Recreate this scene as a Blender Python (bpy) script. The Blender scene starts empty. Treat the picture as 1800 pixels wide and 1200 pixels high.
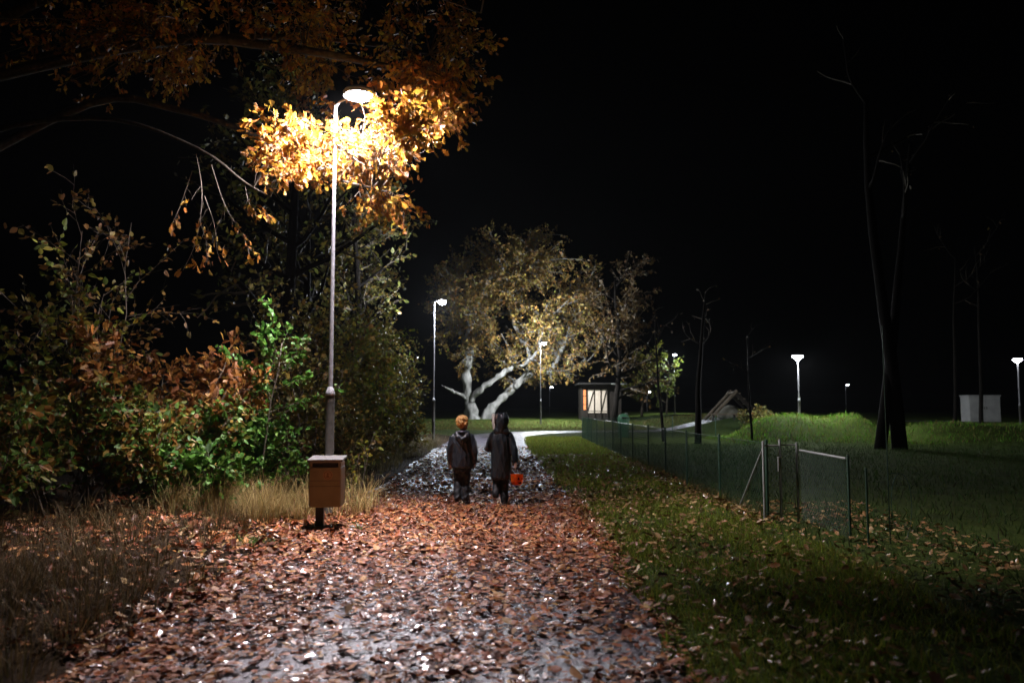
import bpy, math, random
import numpy as np
from mathutils import Vector, Matrix, noise as mnoise

# ------------------------------------------------------------------ camera, world, exposure
scene = bpy.context.scene
C = scene.collection
cam_data = bpy.data.cameras.new("camera")
cam = bpy.data.objects.new("camera", cam_data)
C.objects.link(cam)
CAM_Z, PITCH = 1.55, math.atan(116 / 1400)
cam.location = (0, 0, CAM_Z)
cam.rotation_euler = (math.pi / 2 + PITCH, 0, 0)
cam_data.lens = 28.0
cam_data.sensor_width = 36.0
cam_data.clip_start = 0.05
cam_data.clip_end = 2000
cam_data.dof.use_dof = True
cam_data.dof.focus_distance = 12.6
cam_data.dof.aperture_fstop = 1.4
scene.camera = cam

world = bpy.data.worlds.new("World")
scene.world = world
world.use_nodes = True
wn = world.node_tree
sky = wn.nodes.new("ShaderNodeTexSky")
sky.sky_type = 'NISHITA'
sky.sun_disc = False
sky.sun_elevation = math.radians(-9)
sky.sun_rotation = math.radians(200)
wn.links.new(sky.outputs[0], wn.nodes["Background"].inputs[0])
wn.nodes["Background"].inputs[1].default_value = 0.05

scene.view_settings.view_transform = 'Standard'
scene.view_settings.look = 'None'
scene.view_settings.gamma = 1
scene.view_settings.exposure = 0.0
scene.render.engine = 'CYCLES'
scene.cycles.use_denoising = True
scene.cycles.max_bounces = 6
scene.cycles.diffuse_bounces = 3
scene.cycles.glossy_bounces = 2
scene.cycles.transmission_bounces = 4
scene.cycles.volume_bounces = 0
scene.cycles.sample_clamp_indirect = 3.0
scene.cycles.sample_clamp_direct = 60.0
scene.cycles.caustics_reflective = False
scene.cycles.caustics_refractive = False
scene.cycles.use_adaptive_sampling = True

LAMP_GAIN = 1.0
HAZE = 0.00012

# ------------------------------------------------------------------ helpers
WL = {}                       # object -> world position of its origin


def tag(o, label=None, cat=None, group=None, kind=None):
    if label: o['label'] = label
    if cat: o['category'] = cat
    if group: o['group'] = group
    if kind: o['kind'] = kind
    return o


def thing(name, label, cat, loc=(0, 0, 0), rz=0.0, group=None):
    o = bpy.data.objects.new(name, None)
    o.empty_display_size = 0.2
    C.objects.link(o)
    o.location = loc
    o.rotation_euler = (0, 0, rz)
    WL[o] = Vector(loc)
    return tag(o, label, cat, group)


def link_mesh(name, me, mat, parent=None):
    o = bpy.data.objects.new(name, me)
    C.objects.link(o)
    if mat is not None and not me.materials:
        me.materials.append(mat)
    if parent is not None:
        o.parent = parent
        WL[o] = WL[parent]
    else:
        WL[o] = Vector((0, 0, 0))
    return o


class MB:
    """collects shapes; build() links them as ONE mesh object"""

    def __init__(self):
        self.v, self.f = [], []

    def add(self, vs, fs):
        n = len(self.v)
        self.v += [tuple(p) for p in vs]
        self.f += [tuple(i + n for i in f) for f in fs]

    def box(self, c, s, rot=None):
        hx, hy, hz = s[0] / 2, s[1] / 2, s[2] / 2
        vs = [Vector((x * hx, y * hy, z * hz)) for z in (-1, 1) for y in (-1, 1) for x in (-1, 1)]
        if rot is not None: vs = [rot @ p for p in vs]
        c = Vector(c)
        self.add([p + c for p in vs], [(0, 2, 3, 1), (4, 5, 7, 6), (0, 1, 5, 4), (2, 6, 7, 3), (0, 4, 6, 2), (1, 3, 7, 5)])
        return self

    def bevbox(self, c, s, b=0.01):
        """box with chamfered vertical edges and chamfered top/bottom rims"""
        hx, hy, hz = s[0] / 2, s[1] / 2, s[2] / 2
        def ring(ix, z):
            x, y = hx - ix, hy - ix
            return [(-x + b, -y, z), (x - b, -y, z), (x, -y + b, z), (x, y - b, z), (x - b, y, z), (-x + b, y, z), (-x, y - b, z), (-x, -y + b, z)]
        rs = [ring(b, -hz), ring(0, -hz + b), ring(0, hz - b), ring(b, hz)]
        vs = [Vector(p) + Vector(c) for r in rs for p in r]
        fs = [tuple(range(7, -1, -1)), tuple(range(24, 32))]
        for k in range(3):
            for i in range(8):
                j = (i + 1) % 8
                fs.append((k * 8 + i, k * 8 + j, k * 8 + 8 + j, k * 8 + 8 + i))
        self.add(vs, fs)
        return self

    def tube(self, pts, radii, sides=6, cap=True, flat=1.0):
        pts = [Vector(p) for p in pts]
        n = len(pts)
        if not hasattr(radii, '__len__'): radii = [radii] * n
        vs, fs = [], []
        prev = None
        for i in range(n):
            t = (pts[min(i + 1, n - 1)] - pts[max(i - 1, 0)])
            if t.length < 1e-9: t = Vector((0, 0, 1))
            t.normalize()
            if prev is None:
                a = Vector((0, 0, 1)) if abs(t.z) < 0.9 else Vector((0, 1, 0))
                u = t.cross(a).normalized()
            else:
                u = (prev - t * prev.dot(t))
                u = u.normalized() if u.length > 1e-6 else t.orthogonal().normalized()
            prev = u
            w = t.cross(u)
            for k in range(sides):
                a = 2 * math.pi * k / sides
                vs.append(pts[i] + u * (math.cos(a) * radii[i]) + w * (math.sin(a) * radii[i] * flat))
        for i in range(n - 1):
            for k in range(sides):
                j = (k + 1) % sides
                fs.append((i * sides + k, i * sides + j, (i + 1) * sides + j, (i + 1) * sides + k))
        if cap:
            fs.append(tuple(range(sides - 1, -1, -1)))
            fs.append(tuple((n - 1) * sides + k for k in range(sides)))
        self.add(vs, fs)
        return self

    def lathe(self, prof, c=(0, 0, 0), sides=20, sx=1.0, sy=1.0):
        """prof: (radius, z) from bottom to top"""
        c = Vector(c)
        vs = [c + Vector((r * sx * math.cos(2 * math.pi * k / sides), r * sy * math.sin(2 * math.pi * k / sides), z)) for r, z in prof for k in range(sides)]
        fs = []
        for i in range(len(prof) - 1):
            for k in range(sides):
                j = (k + 1) % sides
                fs.append((i * sides + k, i * sides + j, (i + 1) * sides + j, (i + 1) * sides + k))
        fs.append(tuple(range(sides - 1, -1, -1)))
        fs.append(tuple((len(prof) - 1) * sides + k for k in range(sides)))
        self.add(vs, fs)
        return self

    def loft(self, rings, sides=20):
        """rings: (cx, cy, cz, rx, ry), stacked horizontal ellipses"""
        vs = [Vector((cx + rx * math.cos(2 * math.pi * k / sides), cy + ry * math.sin(2 * math.pi * k / sides), cz)) for cx, cy, cz, rx, ry in rings for k in range(sides)]
        fs = []
        for i in range(len(rings) - 1):
            for k in range(sides):
                j = (k + 1) % sides
                fs.append((i * sides + k, i * sides + j, (i + 1) * sides + j, (i + 1) * sides + k))
        fs.append(tuple(range(sides - 1, -1, -1)))
        fs.append(tuple((len(rings) - 1) * sides + k for k in range(sides)))
        self.add(vs, fs)
        return self

    def ball(self, c, r, sides=14, rings=8):
        if not hasattr(r, '__len__'): r = (r, r, r)
        prof = []
        c = Vector(c)
        vs, fs = [c + Vector((0, 0, -r[2]))], []
        for i in range(1, rings):
            a = -math.pi / 2 + math.pi * i / rings
            for k in range(sides):
                b = 2 * math.pi * k / sides
                vs.append(c + Vector((r[0] * math.cos(a) * math.cos(b), r[1] * math.cos(a) * math.sin(b), r[2] * math.sin(a))))
        vs.append(c + Vector((0, 0, r[2])))
        for k in range(sides):
            fs.append((0, 1 + (k + 1) % sides, 1 + k))
            for i in range(rings - 2):
                a, b = 1 + i * sides, 1 + (i + 1) * sides
                fs.append((a + k, a + (k + 1) % sides, b + (k + 1) % sides, b + k))
            e = 1 + (rings - 2) * sides
            fs.append((e + k, e + (k + 1) % sides, len(vs) - 1))
        self.add(vs, fs)
        return self

    def limb(self, pts, radii, sides=12, flat=1.0):
        """closed tapered tube with round ends, for organic unions"""
        self.tube(pts, radii, sides, True, flat)
        for p, r in zip(pts, radii):
            self.ball(p, r, 12, 8)
        return self

    def mesh(self, name, off=(0, 0, 0), smooth=False):
        me = bpy.data.meshes.new(name)
        ox, oy, oz = off
        me.from_pydata([(x - ox, y - oy, z - oz) for x, y, z in self.v], [], self.f)
        if smooth:
            me.shade_smooth()
            me.set_sharp_from_angle(angle=math.radians(42))
        me.update()
        return me

    def build(self, name, mat, parent=None, smooth=False, local=False):
        off = WL[parent] if (parent is not None and not local) else (0, 0, 0)
        return link_mesh(name, self.mesh(name, off, smooth), mat, parent)


def organic(mb, voxel=0.012, smooth=8, disp=None, taper=None, name='cloth'):
    """voxel-union of the shapes in mb, smoothed, with fold relief: a new mesh"""
    me = mb.mesh(name)
    o = bpy.data.objects.new('tmp', me)
    C.objects.link(o)
    m = o.modifiers.new('r', 'REMESH'); m.mode = 'VOXEL'; m.voxel_size = voxel; m.use_smooth_shade = True
    if smooth:
        m = o.modifiers.new('s', 'SMOOTH'); m.iterations = smooth; m.factor = 0.5
    dg = bpy.context.evaluated_depsgraph_get()
    out = bpy.data.meshes.new_from_object(o.evaluated_get(dg))
    bpy.data.objects.remove(o)
    if disp:
        amp, fx, fz, seed = disp
        n = len(out.vertices)
        co = np.empty(n * 3); out.vertices.foreach_get('co', co); co = co.reshape(-1, 3)
        no = np.empty(n * 3); out.vertices.foreach_get('normal', no); no = no.reshape(-1, 3)
        rs = np.random.RandomState(seed)
        d = np.zeros(n)
        for k in range(7):
            ph = rs.rand(3) * 6.28
            f1, f2, f3 = fx * rs.uniform(.5, 1.5), fx * rs.uniform(.5, 1.5), fz * rs.uniform(.4, 1.6)
            w = np.sin(co[:, 0] * f1 * rs.choice([-1, 1]) + co[:, 2] * f3 + ph[0] + 1.3 * np.sin(co[:, 1] * f2 + ph[1]))
            d += (1 - np.abs(w)) ** 2 - 0.35
        co += no * (d * amp / 3)[:, None]
        out.vertices.foreach_set('co', co.ravel())
    out.shade_smooth()
    out.update()
    return out


# ------------------------------------------------------------------ materials
def principled(name, col, rough=0.6, spec=0.5, metal=0.0, coat=0.0):
    m = bpy.data.materials.new(name)
    m.use_nodes = True
    b = m.node_tree.nodes['Principled BSDF']
    b.inputs['Base Color'].default_value = (*col, 1)
    b.inputs['Roughness'].default_value = rough
    b.inputs['Specular IOR Level'].default_value = spec
    b.inputs['Metallic'].default_value = metal
    b.inputs['Coat Weight'].default_value = coat
    return m, m.node_tree, b


def noisy(name, c1, c2, scale=8.0, rough=(0.5, 0.8), bump=0.3, bscale=None, spec=0.4, metal=0.0, detail=6, stretch=(1, 1, 1), bdist=0.02):
    m, nt, b = principled(name, c1, rough[0], spec, metal)
    tc = nt.nodes.new('ShaderNodeTexCoord')
    mp = nt.nodes.new('ShaderNodeMapping'); mp.inputs['Scale'].default_value = stretch
    nt.links.new(tc.outputs['Object'], mp.inputs[0])
    nz = nt.nodes.new('ShaderNodeTexNoise'); nz.inputs['Scale'].default_value = scale; nz.inputs['Detail'].default_value = detail
    nt.links.new(mp.outputs[0], nz.inputs['Vector'])
    cr = nt.nodes.new('ShaderNodeValToRGB')
    cr.color_ramp.elements[0].position = 0.32; cr.color_ramp.elements[0].color = (*c1, 1)
    cr.color_ramp.elements[1].position = 0.68; cr.color_ramp.elements[1].color = (*c2, 1)
    nt.links.new(nz.outputs['Fac'], cr.inputs[0]); nt.links.new(cr.outputs[0], b.inputs['Base Color'])
    mr = nt.nodes.new('ShaderNodeMapRange'); mr.inputs['From Min'].default_value = .3; mr.inputs['From Max'].default_value = .7
    mr.inputs['To Min'].default_value, mr.inputs['To Max'].default_value = rough
    nt.links.new(nz.outputs['Fac'], mr.inputs[0]); nt.links.new(mr.outputs[0], b.inputs['Roughness'])
    if bump:
        n2 = nt.nodes.new('ShaderNodeTexNoise'); n2.inputs['Scale'].default_value = bscale or scale * 6; n2.inputs['Detail'].default_value = 5
        nt.links.new(mp.outputs[0], n2.inputs['Vector'])
        bp = nt.nodes.new('ShaderNodeBump'); bp.inputs['Strength'].default_value = bump; bp.inputs['Distance'].default_value = bdist
        nt.links.new(n2.outputs['Fac'], bp.inputs['Height']); nt.links.new(bp.outputs[0], b.inputs['Normal'])
    return m


def leaf_mat(name, rough=0.45, trans=0.35, spec=0.4):
    m, nt, b = principled(name, (.2, .1, .03), rough, spec)
    at = nt.nodes.new('ShaderNodeAttribute'); at.attribute_name = 'tint'
    nt.links.new(at.outputs['Color'], b.inputs['Base Color'])
    if trans:
        tr = nt.nodes.new('ShaderNodeBsdfTranslucent')
        nt.links.new(at.outputs['Color'], tr.inputs['Color'])
        mx = nt.nodes.new('ShaderNodeMixShader'); mx.inputs[0].default_value = trans
        nt.links.new(b.outputs[0], mx.inputs[1]); nt.links.new(tr.outputs[0], mx.inputs[2])
        nt.links.new(mx.outputs[0], nt.nodes['Material Output'].inputs['Surface'])
    return m


def emit(name, col, strength):
    m = bpy.data.materials.new(name); m.use_nodes = True
    nt = m.node_tree; nt.nodes.clear()
    e = nt.nodes.new('ShaderNodeEmission'); e.inputs[0].default_value = (*col, 1); e.inputs[1].default_value = strength
    o = nt.nodes.new('ShaderNodeOutputMaterial'); nt.links.new(e.outputs[0], o.inputs[0])
    return m


M = {}
M['leaf'] = leaf_mat('tree_leaf', 0.5, 0.4)
M['litter'] = leaf_mat('wet_leaf', 0.3, 0.0, 0.5)
nt_ = M['litter'].node_tree
tc_ = nt_.nodes.new('ShaderNodeTexCoord'); nz_ = nt_.nodes.new('ShaderNodeTexNoise'); nz_.inputs['Scale'].default_value = 34; nz_.inputs['Detail'].default_value = 1
gm_ = nt_.nodes.new('ShaderNodeNewGeometry')
nt_.links.new(gm_.outputs['Position'], nz_.inputs['Vector'])
mr_ = nt_.nodes.new('ShaderNodeMapRange'); mr_.inputs['From Min'].default_value = .40; mr_.inputs['From Max'].default_value = .56; mr_.inputs['To Min'].default_value = .16; mr_.inputs['To Max'].default_value = .75
nt_.links.new(nz_.outputs['Fac'], mr_.inputs[0]); nt_.links.new(mr_.outputs[0], nt_.nodes['Principled BSDF'].inputs['Roughness'])
M['grass'] = leaf_mat('grass_blade', 0.65, 0.3, 0.15)
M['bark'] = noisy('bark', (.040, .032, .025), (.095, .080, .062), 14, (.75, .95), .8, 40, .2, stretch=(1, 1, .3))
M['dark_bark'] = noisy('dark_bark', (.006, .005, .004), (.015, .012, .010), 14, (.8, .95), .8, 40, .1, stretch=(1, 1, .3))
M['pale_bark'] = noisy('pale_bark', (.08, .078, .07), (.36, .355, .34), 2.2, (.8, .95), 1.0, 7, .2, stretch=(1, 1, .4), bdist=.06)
M['mid_bark'] = noisy('grey_bark', (.09, .085, .075), (.19, .18, .165), 8, (.8, .95), .5, 30, .2)
M['twig'] = noisy('twig_bark', (.075, .06, .045), (.15, .125, .095), 20, (.6, .8), .2, 60, .3)
M['steel'] = noisy('galvanised_steel', (.30, .30, .32), (.42, .42, .45), 25, (.35, .5), .05, 90, .5, metal=.2)
M['sleeve'] = noisy('painted_steel_sleeve', (.045, .042, .036), (.08, .075, .065), 18, (.55, .75), .1, 80, .4)
M['housing'] = noisy('lamp_housing', (.16, .16, .17), (.2, .2, .21), 20, (.4, .5), .0, 10, .4)
M['lens_near'] = emit('lamp_lens_lit', (1.0, 0.90, 0.95), 5000 * LAMP_GAIN)
M['lens_cool'] = emit('lamp_lens_cool', (0.86, 0.92, 1.0), 2600 * LAMP_GAIN)
M['lens_verge'] = emit('lamp_lens_verge', (0.86, 0.91, 1.0), 4300 * LAMP_GAIN)
M['lens_oak'] = emit('lamp_lens_oak', (0.90, 0.95, 1.0), 7500 * LAMP_GAIN)
M['green_wire'] = noisy('green_coated_wire', (.008, .034, .018), (.014, .058, .030), 30, (.35, .5), 0, 10, .5)
M['green_post'] = noisy('green_post', (.010, .034, .018), (.016, .055, .028), 30, (.4, .55), .1, 60, .5)
M['galv'] = noisy('dull_galvanised_tube', (.20, .21, .19), (.30, .31, .29), 30, (.4, .6), .05, 60, .5, metal=.2)


def path_mat():
    m, nt, b = principled('wet_asphalt', (.05, .05, .055), .3, .6)
    tc = nt.nodes.new('ShaderNodeTexCoord')
    n1 = nt.nodes.new('ShaderNodeTexNoise'); n1.inputs['Scale'].default_value = 1.3; n1.inputs['Detail'].default_value = 5
    n2 = nt.nodes.new('ShaderNodeTexNoise'); n2.inputs['Scale'].default_value = 160; n2.inputs['Detail'].default_value = 3
    v = nt.nodes.new('ShaderNodeTexVoronoi'); v.inputs['Scale'].default_value = 95
    for n in (n1, n2, v): nt.links.new(tc.outputs['Object'], n.inputs['Vector'])
    cr = nt.nodes.new('ShaderNodeValToRGB')
    cr.color_ramp.elements[0].color = (.042, .037, .050, 1); cr.color_ramp.elements[1].color = (.105, .090, .122, 1)  # violet sheen of the wet surface is put into the base colour
    cr.color_ramp.elements[0].position = .35; cr.color_ramp.elements[1].position = .7
    nt.links.new(n1.outputs['Fac'], cr.inputs[0]); nt.links.new(cr.outputs[0], b.inputs['Base Color'])
    mr = nt.nodes.new('ShaderNodeMapRange'); mr.inputs['From Min'].default_value = .35; mr.inputs['From Max'].default_value = .65
    mr.inputs['To Min'].default_value = .26; mr.inputs['To Max'].default_value = .45
    nt.links.new(n1.outputs['Fac'], mr.inputs[0]); nt.links.new(mr.outputs[0], b.inputs['Roughness'])
    ad = nt.nodes.new('ShaderNodeMath'); ad.operation = 'ADD'
    nt.links.new(n2.outputs['Fac'], ad.inputs[0]); nt.links.new(v.outputs['Distance'], ad.inputs[1])
    bp = nt.nodes.new('ShaderNodeBump'); bp.inputs['Strength'].default_value = .55; bp.inputs['Distance'].default_value = .006
    nt.links.new(ad.outputs[0], bp.inputs['Height']); nt.links.new(bp.outputs[0], b.inputs['Normal'])
    return m


M['path'] = path_mat()
M['ground'] = noisy('meadow_soil', (.034, .048, .010), (.065, .095, .018), 1.6, (.9, 1.0), .9, 22, .04, bdist=.05)
M['soil'] = noisy('woodland_soil', (.018, .012, .008), (.045, .030, .018), 2.5, (.9, 1.0), .9, 30, .04, bdist=.04)

# ------------------------------------------------------------------ numpy foliage
def template(half, lo=False, curl=0.10, fold=0.25):
    """leaf outline (t, halfwidth) -> folded two-sided blade along +Y"""
    vs, fs = [], []
    ts = [t for t, w in half]
    if lo:
        vs = [(0, 0, 0), (half[0][1], half[0][0], -curl * .3 + fold * half[0][1]), (0, 1, -curl), (-half[0][1], half[0][0], -curl * .3 + fold * half[0][1]), (0, half[0][0], -curl * .2)]
        fs = [(0, 1, 4), (4, 1, 2), (0, 4, 3), (4, 2, 3)]
        return np.array(vs, float), fs
    mid = [(0, t, -curl * t * t) for t in (0.0, 0.5, 1.0)]
    vs = list(mid)
    R = []
    for t, w in half[1:-1]:
        R.append(len(vs)); vs.append((w, t, fold * w - curl * t * t))
    L = []
    for t, w in half[1:-1]:
        L.append(len(vs)); vs.append((-w, t, fold * w - curl * t * t))
    fs.append(tuple([0] + R + [2, 1]))
    fs.append(tuple([0, 1, 2] + L[::-1]))
    return np.array(vs, float), fs


OAK_H = [(0, 0), (.10, .035), (.24, .16), (.32, .09), (.44, .26), (.54, .14), (.68, .31), (.78, .17), (.88, .19), (1, 0)]
OVA_H = [(0, 0), (.12, .17), (.38, .33), (.66, .27), (.86, .12), (1, 0)]
T_OAK = [template(OAK_H, curl=c, fold=f) for c, f in ((.10, .3), (.28, .5), (-.12, .2), (.40, -.35))]
T_FLAT = [template(OAK_H, curl=c, fold=f) for c, f in ((.05, .10), (.12, .2), (-.06, .06), (.16, -.15))] + [template(OVA_H, curl=.1, fold=.15)]
T_OVA = [template(OVA_H, curl=c, fold=f) for c, f in ((.10, .25), (.25, .4), (.02, .1))]
T_LO = [template([(.48, .27)], True, c, f) for c, f in ((.10, .3), (.3, .5), (-.1, .2))]
T_BLADE = [(np.array([(-.035, 0, 0), (.035, 0, 0), (.028, .45, -.05), (-.028, .45, -.05), (0, 1, -.28)], float), [(0, 1, 2, 3), (3, 2, 4)]),
           (np.array([(-.03, 0, 0), (.03, 0, 0), (.022, .5, -.12), (-.022, .5, -.12), (0, .92, -.55)], float), [(0, 1, 2, 3), (3, 2, 4)])]


def unit(a):
    return a / np.maximum(np.linalg.norm(a, axis=1, keepdims=True), 1e-9)


def frames(d, nrm):
    y = unit(d)
    x = unit(np.cross(y, nrm))
    z = np.cross(x, y)
    return np.stack([x, y, z], axis=2)          # columns


def scatter_mesh(name, temps, pos, d, nrm, size, col, rng, wid=None):
    """one mesh holding every leaf"""
    n = len(pos)
    F = frames(d, nrm)
    pick = rng.randint(0, len(temps), n)
    V, CO, LI, LS, LT = [], [], [], [], []
    vo = lo = 0
    for k, (tv, tf) in enumerate(temps):
        idx = np.where(pick == k)[0]
        if not len(idx): continue
        sc = np.repeat(size[idx][:, None], 3, 1)
        if wid is not None: sc[:, 0] *= wid[idx]; sc[:, 2] *= 1
        loc = tv[None] * sc[:, None, :]
        w = np.einsum('nij,nvj->nvi', F[idx], loc) + pos[idx][:, None, :]
        nv = len(tv)
        V.append(w.reshape(-1, 3))
        CO.append(np.repeat(col[idx], nv, 0))
        flat = np.concatenate([np.array(f) for f in tf])
        lens = np.array([len(f) for f in tf])
        st = np.concatenate([[0], np.cumsum(lens)[:-1]])
        m = len(idx)
        LI.append((flat[None] + (np.arange(m) * nv)[:, None] + vo).ravel())
        LS.append((st[None] + (np.arange(m) * len(flat))[:, None] + lo).ravel())
        LT.append(np.tile(lens, m))
        vo += m * nv; lo += m * len(flat)
    V = np.concatenate(V); CO = np.concatenate(CO); LI = np.concatenate(LI); LS = np.concatenate(LS)
    me = bpy.data.meshes.new(name)
    me.vertices.add(len(V)); me.vertices.foreach_set('co', V.ravel())
    me.loops.add(len(LI)); me.loops.foreach_set('vertex_index', LI.astype(np.int32))
    me.polygons.add(len(LS)); me.polygons.foreach_set('loop_start', LS.astype(np.int32))
    a = me.attributes.new('tint', 'FLOAT_COLOR', 'POINT')
    a.data.foreach_set('color', np.concatenate([CO, np.ones((len(CO), 1))], 1).ravel())
    me.update(calc_edges=True)
    return me


LEAFMESH = {}


def leaf_variant(kind, temps, k, ci, col, mat):
    key = (kind, k, ci)
    if key not in LEAFMESH:
        tv, tf = temps[k]
        me = bpy.data.meshes.new('leaf')
        me.from_pydata([tuple(p) for p in tv], [], tf)
        a = me.attributes.new('tint', 'FLOAT_COLOR', 'POINT')
        a.data.foreach_set('color', np.tile([*col, 1.0], len(tv)))
        me.materials.append(mat)
        LEAFMESH[key] = me
    return LEAFMESH[key]


def palette(rng, cols, n, jit=0.25):
    cols = np.array(cols, float)
    i = rng.randint(0, len(cols), n)
    c = cols[i] * (1 + jit * rng.randn(n, 1)) * (1 + .08 * rng.randn(n, 3))
    return np.clip(c, .005, .9), i


def project(p):
    """photo pixels (1800 x 1200) and depth of world points: only used to rank which leaves show largest"""
    q = p - np.array([0, 0, CAM_Z])
    dep = q[:, 1] * math.cos(PITCH) + q[:, 2] * math.sin(PITCH)
    up = -q[:, 1] * math.sin(PITCH) + q[:, 2] * math.cos(PITCH)
    dep_ = np.maximum(dep, .01)
    return 900 + 1400 * q[:, 0] / dep_, 600 - 1400 * up / dep_, dep


def foliage(root, kind, temps, pos, d, nrm, size, cols, seed, single=0, mat='leaf', leafname='leaf', massname='crown', jit=.25):
    """the largest-showing leaves become parts of their own, the rest one part"""
    rng = np.random.RandomState(seed)
    pos = np.asarray(pos, float); d = np.asarray(d, float); nrm = np.asarray(nrm, float); size = np.asarray(size, float)
    n = len(pos)
    col, ci = palette(rng, cols, n, jit)
    off = np.array(WL[root]) if root is not None else np.zeros(3)
    keep = np.ones(n, bool)
    if single:
        x, y, dep = project(pos)
        ok = (x > 0) & (x < 1800) & (y > 0) & (y < 1200) & (dep > .5)
        score = np.where(ok, size / np.maximum(dep, .1), 0)
        order = np.argsort(-score)[:min(single, int(ok.sum()))]
        keep[order] = False
        F = frames(d[order], nrm[order])
        for q, i in enumerate(order):
            me = leaf_variant(kind + massname + leafname + str(seed // 1000), temps, int(rng.randint(len(temps))), int(ci[i]) * 3 + int(rng.randint(3)), np.clip(np.array(cols[ci[i]]) * (1 + jit * rng.randn()), .005, .9), M[mat])
            o = bpy.data.objects.new(leafname, me)
            C.objects.link(o)
            m4 = Matrix.Identity(4)
            for a in range(3):
                for b in range(3): m4[a][b] = F[q][a, b] * size[i]
                m4[a][3] = pos[i][a] - off[a]
            if root is not None:
                o.parent = root
            o.matrix_local = m4
            if root is None: yield_list.append(o)
    if keep.any():
        me = scatter_mesh(massname, temps, pos[keep] - off, d[keep], nrm[keep], size[keep], col[keep], rng)
        o = link_mesh(massname, me, M[mat], root)
        tag(o, kind='stuff')
        return o


yield_list = []


class Plant:
    def __init__(self, seed):
        self.rng = random.Random(seed)
        self.tubes = {}
        self.leaf = []                 # (pos, twig dir)

    def grow(self, p, d, L, r, lvl, sp):
        R = self.rng
        segs = sp['segs'][lvl]
        p = Vector(p); d = Vector(d).normalized()
        pts = [p.copy()]
        w = sp['wander'][lvl]; up = sp['up'][lvl]
        for i in range(segs):
            d = (d + Vector((R.gauss(0, w), R.gauss(0, w), R.gauss(0, w) + up))).normalized()
            p = p + d * (L / segs)
            pts.append(p.copy())
        self.limb(pts, r, lvl, sp)

    def limb(self, pts, r, lvl, sp, r_end=None):
        R = self.rng
        pts = [Vector(q) for q in pts]
        n = len(pts) - 1
        re = r * .3 if r_end is None else r_end
        rad = [r + (re - r) * i / n for i in range(n + 1)]
        self.tubes.setdefault(lvl, []).append((pts, rad))
        L = sum((pts[i + 1] - pts[i]).length for i in range(n))
        last = lvl == len(sp['segs']) - 1
        if not last:
            k = max(1, int(round(sp['kids'][lvl] * L if sp.get('perm') else sp['kids'][lvl])))
            for j in range(k):
                t = sp['t0'][lvl] + (1 - sp['t0'][lvl]) * (j + R.random()) / k
                i = min(int(t * n), n - 1); f = t * n - i
                q = pts[i].lerp(pts[i + 1], f)
                dd = (pts[i + 1] - pts[i]).normalized()
                ax = dd.orthogonal().normalized()
                ax.rotate(Matrix.Rotation(R.uniform(0, 6.283), 3, dd))
                a = math.radians(sp['angle'][lvl] * R.uniform(.6, 1.3))
                nd = dd.copy(); nd.rotate(Matrix.Rotation(a, 3, ax))
                nl = sp['len'][lvl] * R.uniform(.6, 1.25) * (1 - .35 * t)
                self.grow(q, nd, nl, max(rad[i] * .55, .003) if lvl else max(min(rad[i] * .6, nl * .03), .004), lvl + 1, sp)
        if lvl >= sp['leaf_from']:
            m = int(L * sp['leaf_m'] + R.random())
            for j in range(m):
                t = sp.get('leaf_t0', .15) + (1 - sp.get('leaf_t0', .15)) * R.random()
                i = min(int(t * n), n - 1); f = t * n - i
                self.leaf.append((pts[i].lerp(pts[i + 1], f), (pts[i + 1] - pts[i]).normalized()))

    def leaves(self, size, droop=.3, seed=0, spread=.8, jitter=.02, flat=.6):
        rng = np.random.RandomState(seed)
        P = np.array([l[0] for l in self.leaf]); D = np.array([l[1] for l in self.leaf])
        n = len(P)
        P = P + rng.randn(n, 3) * jitter
        d = D + rng.randn(n, 3) * spread + np.array([0, 0, -droop])
        nr = rng.randn(n, 3) * (1 - flat) * 1.5 + np.array([0, 0, 1.0]) * flat + 1e-3
        s = size * np.clip(1 + .28 * rng.randn(n), .45, 1.7)
        return P, d, nr, s

    def wood(self, root, mat, twigmat=None, names=('trunk', 'branch', 'twigs'), sides=(8, 6, 4, 3, 3), gnarl=0.0):
        """trunk and main branches are parts of their own; the twigs one part"""
        levels = sorted(self.tubes)
        tw = MB()
        for l in levels:
            for pts, rad in self.tubes[l]:
                if l == 0 or (l == 1 and names[1]):
                    w_ = MB().tube(pts, rad, sides[l])
                    if gnarl:
                        w_.v = [(x + gnarl * mnoise.noise((x * 1.9, y * 1.9, z * 1.1)), y + gnarl * mnoise.noise((x * 1.9 + 9, y * 1.9, z * 1.1)), z + gnarl * mnoise.noise((x * 1.5, y * 1.5 + 5, z * 1.5))) for x, y, z in w_.v]
                    o_ = w_.build(names[l], mat, root)
                    o_.data.shade_smooth()
                else: tw.tube(pts, rad, sides[min(l, 4)], False)
        if tw.v: tag(tw.build(names[2], twigmat or mat, root, True), kind='stuff')


# ------------------------------------------------------------------ terrain
def sst(a, b, x):
    t = np.clip((x - a) / (b - a), 0, 1)
    return t * t * (3 - 2 * t)


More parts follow.
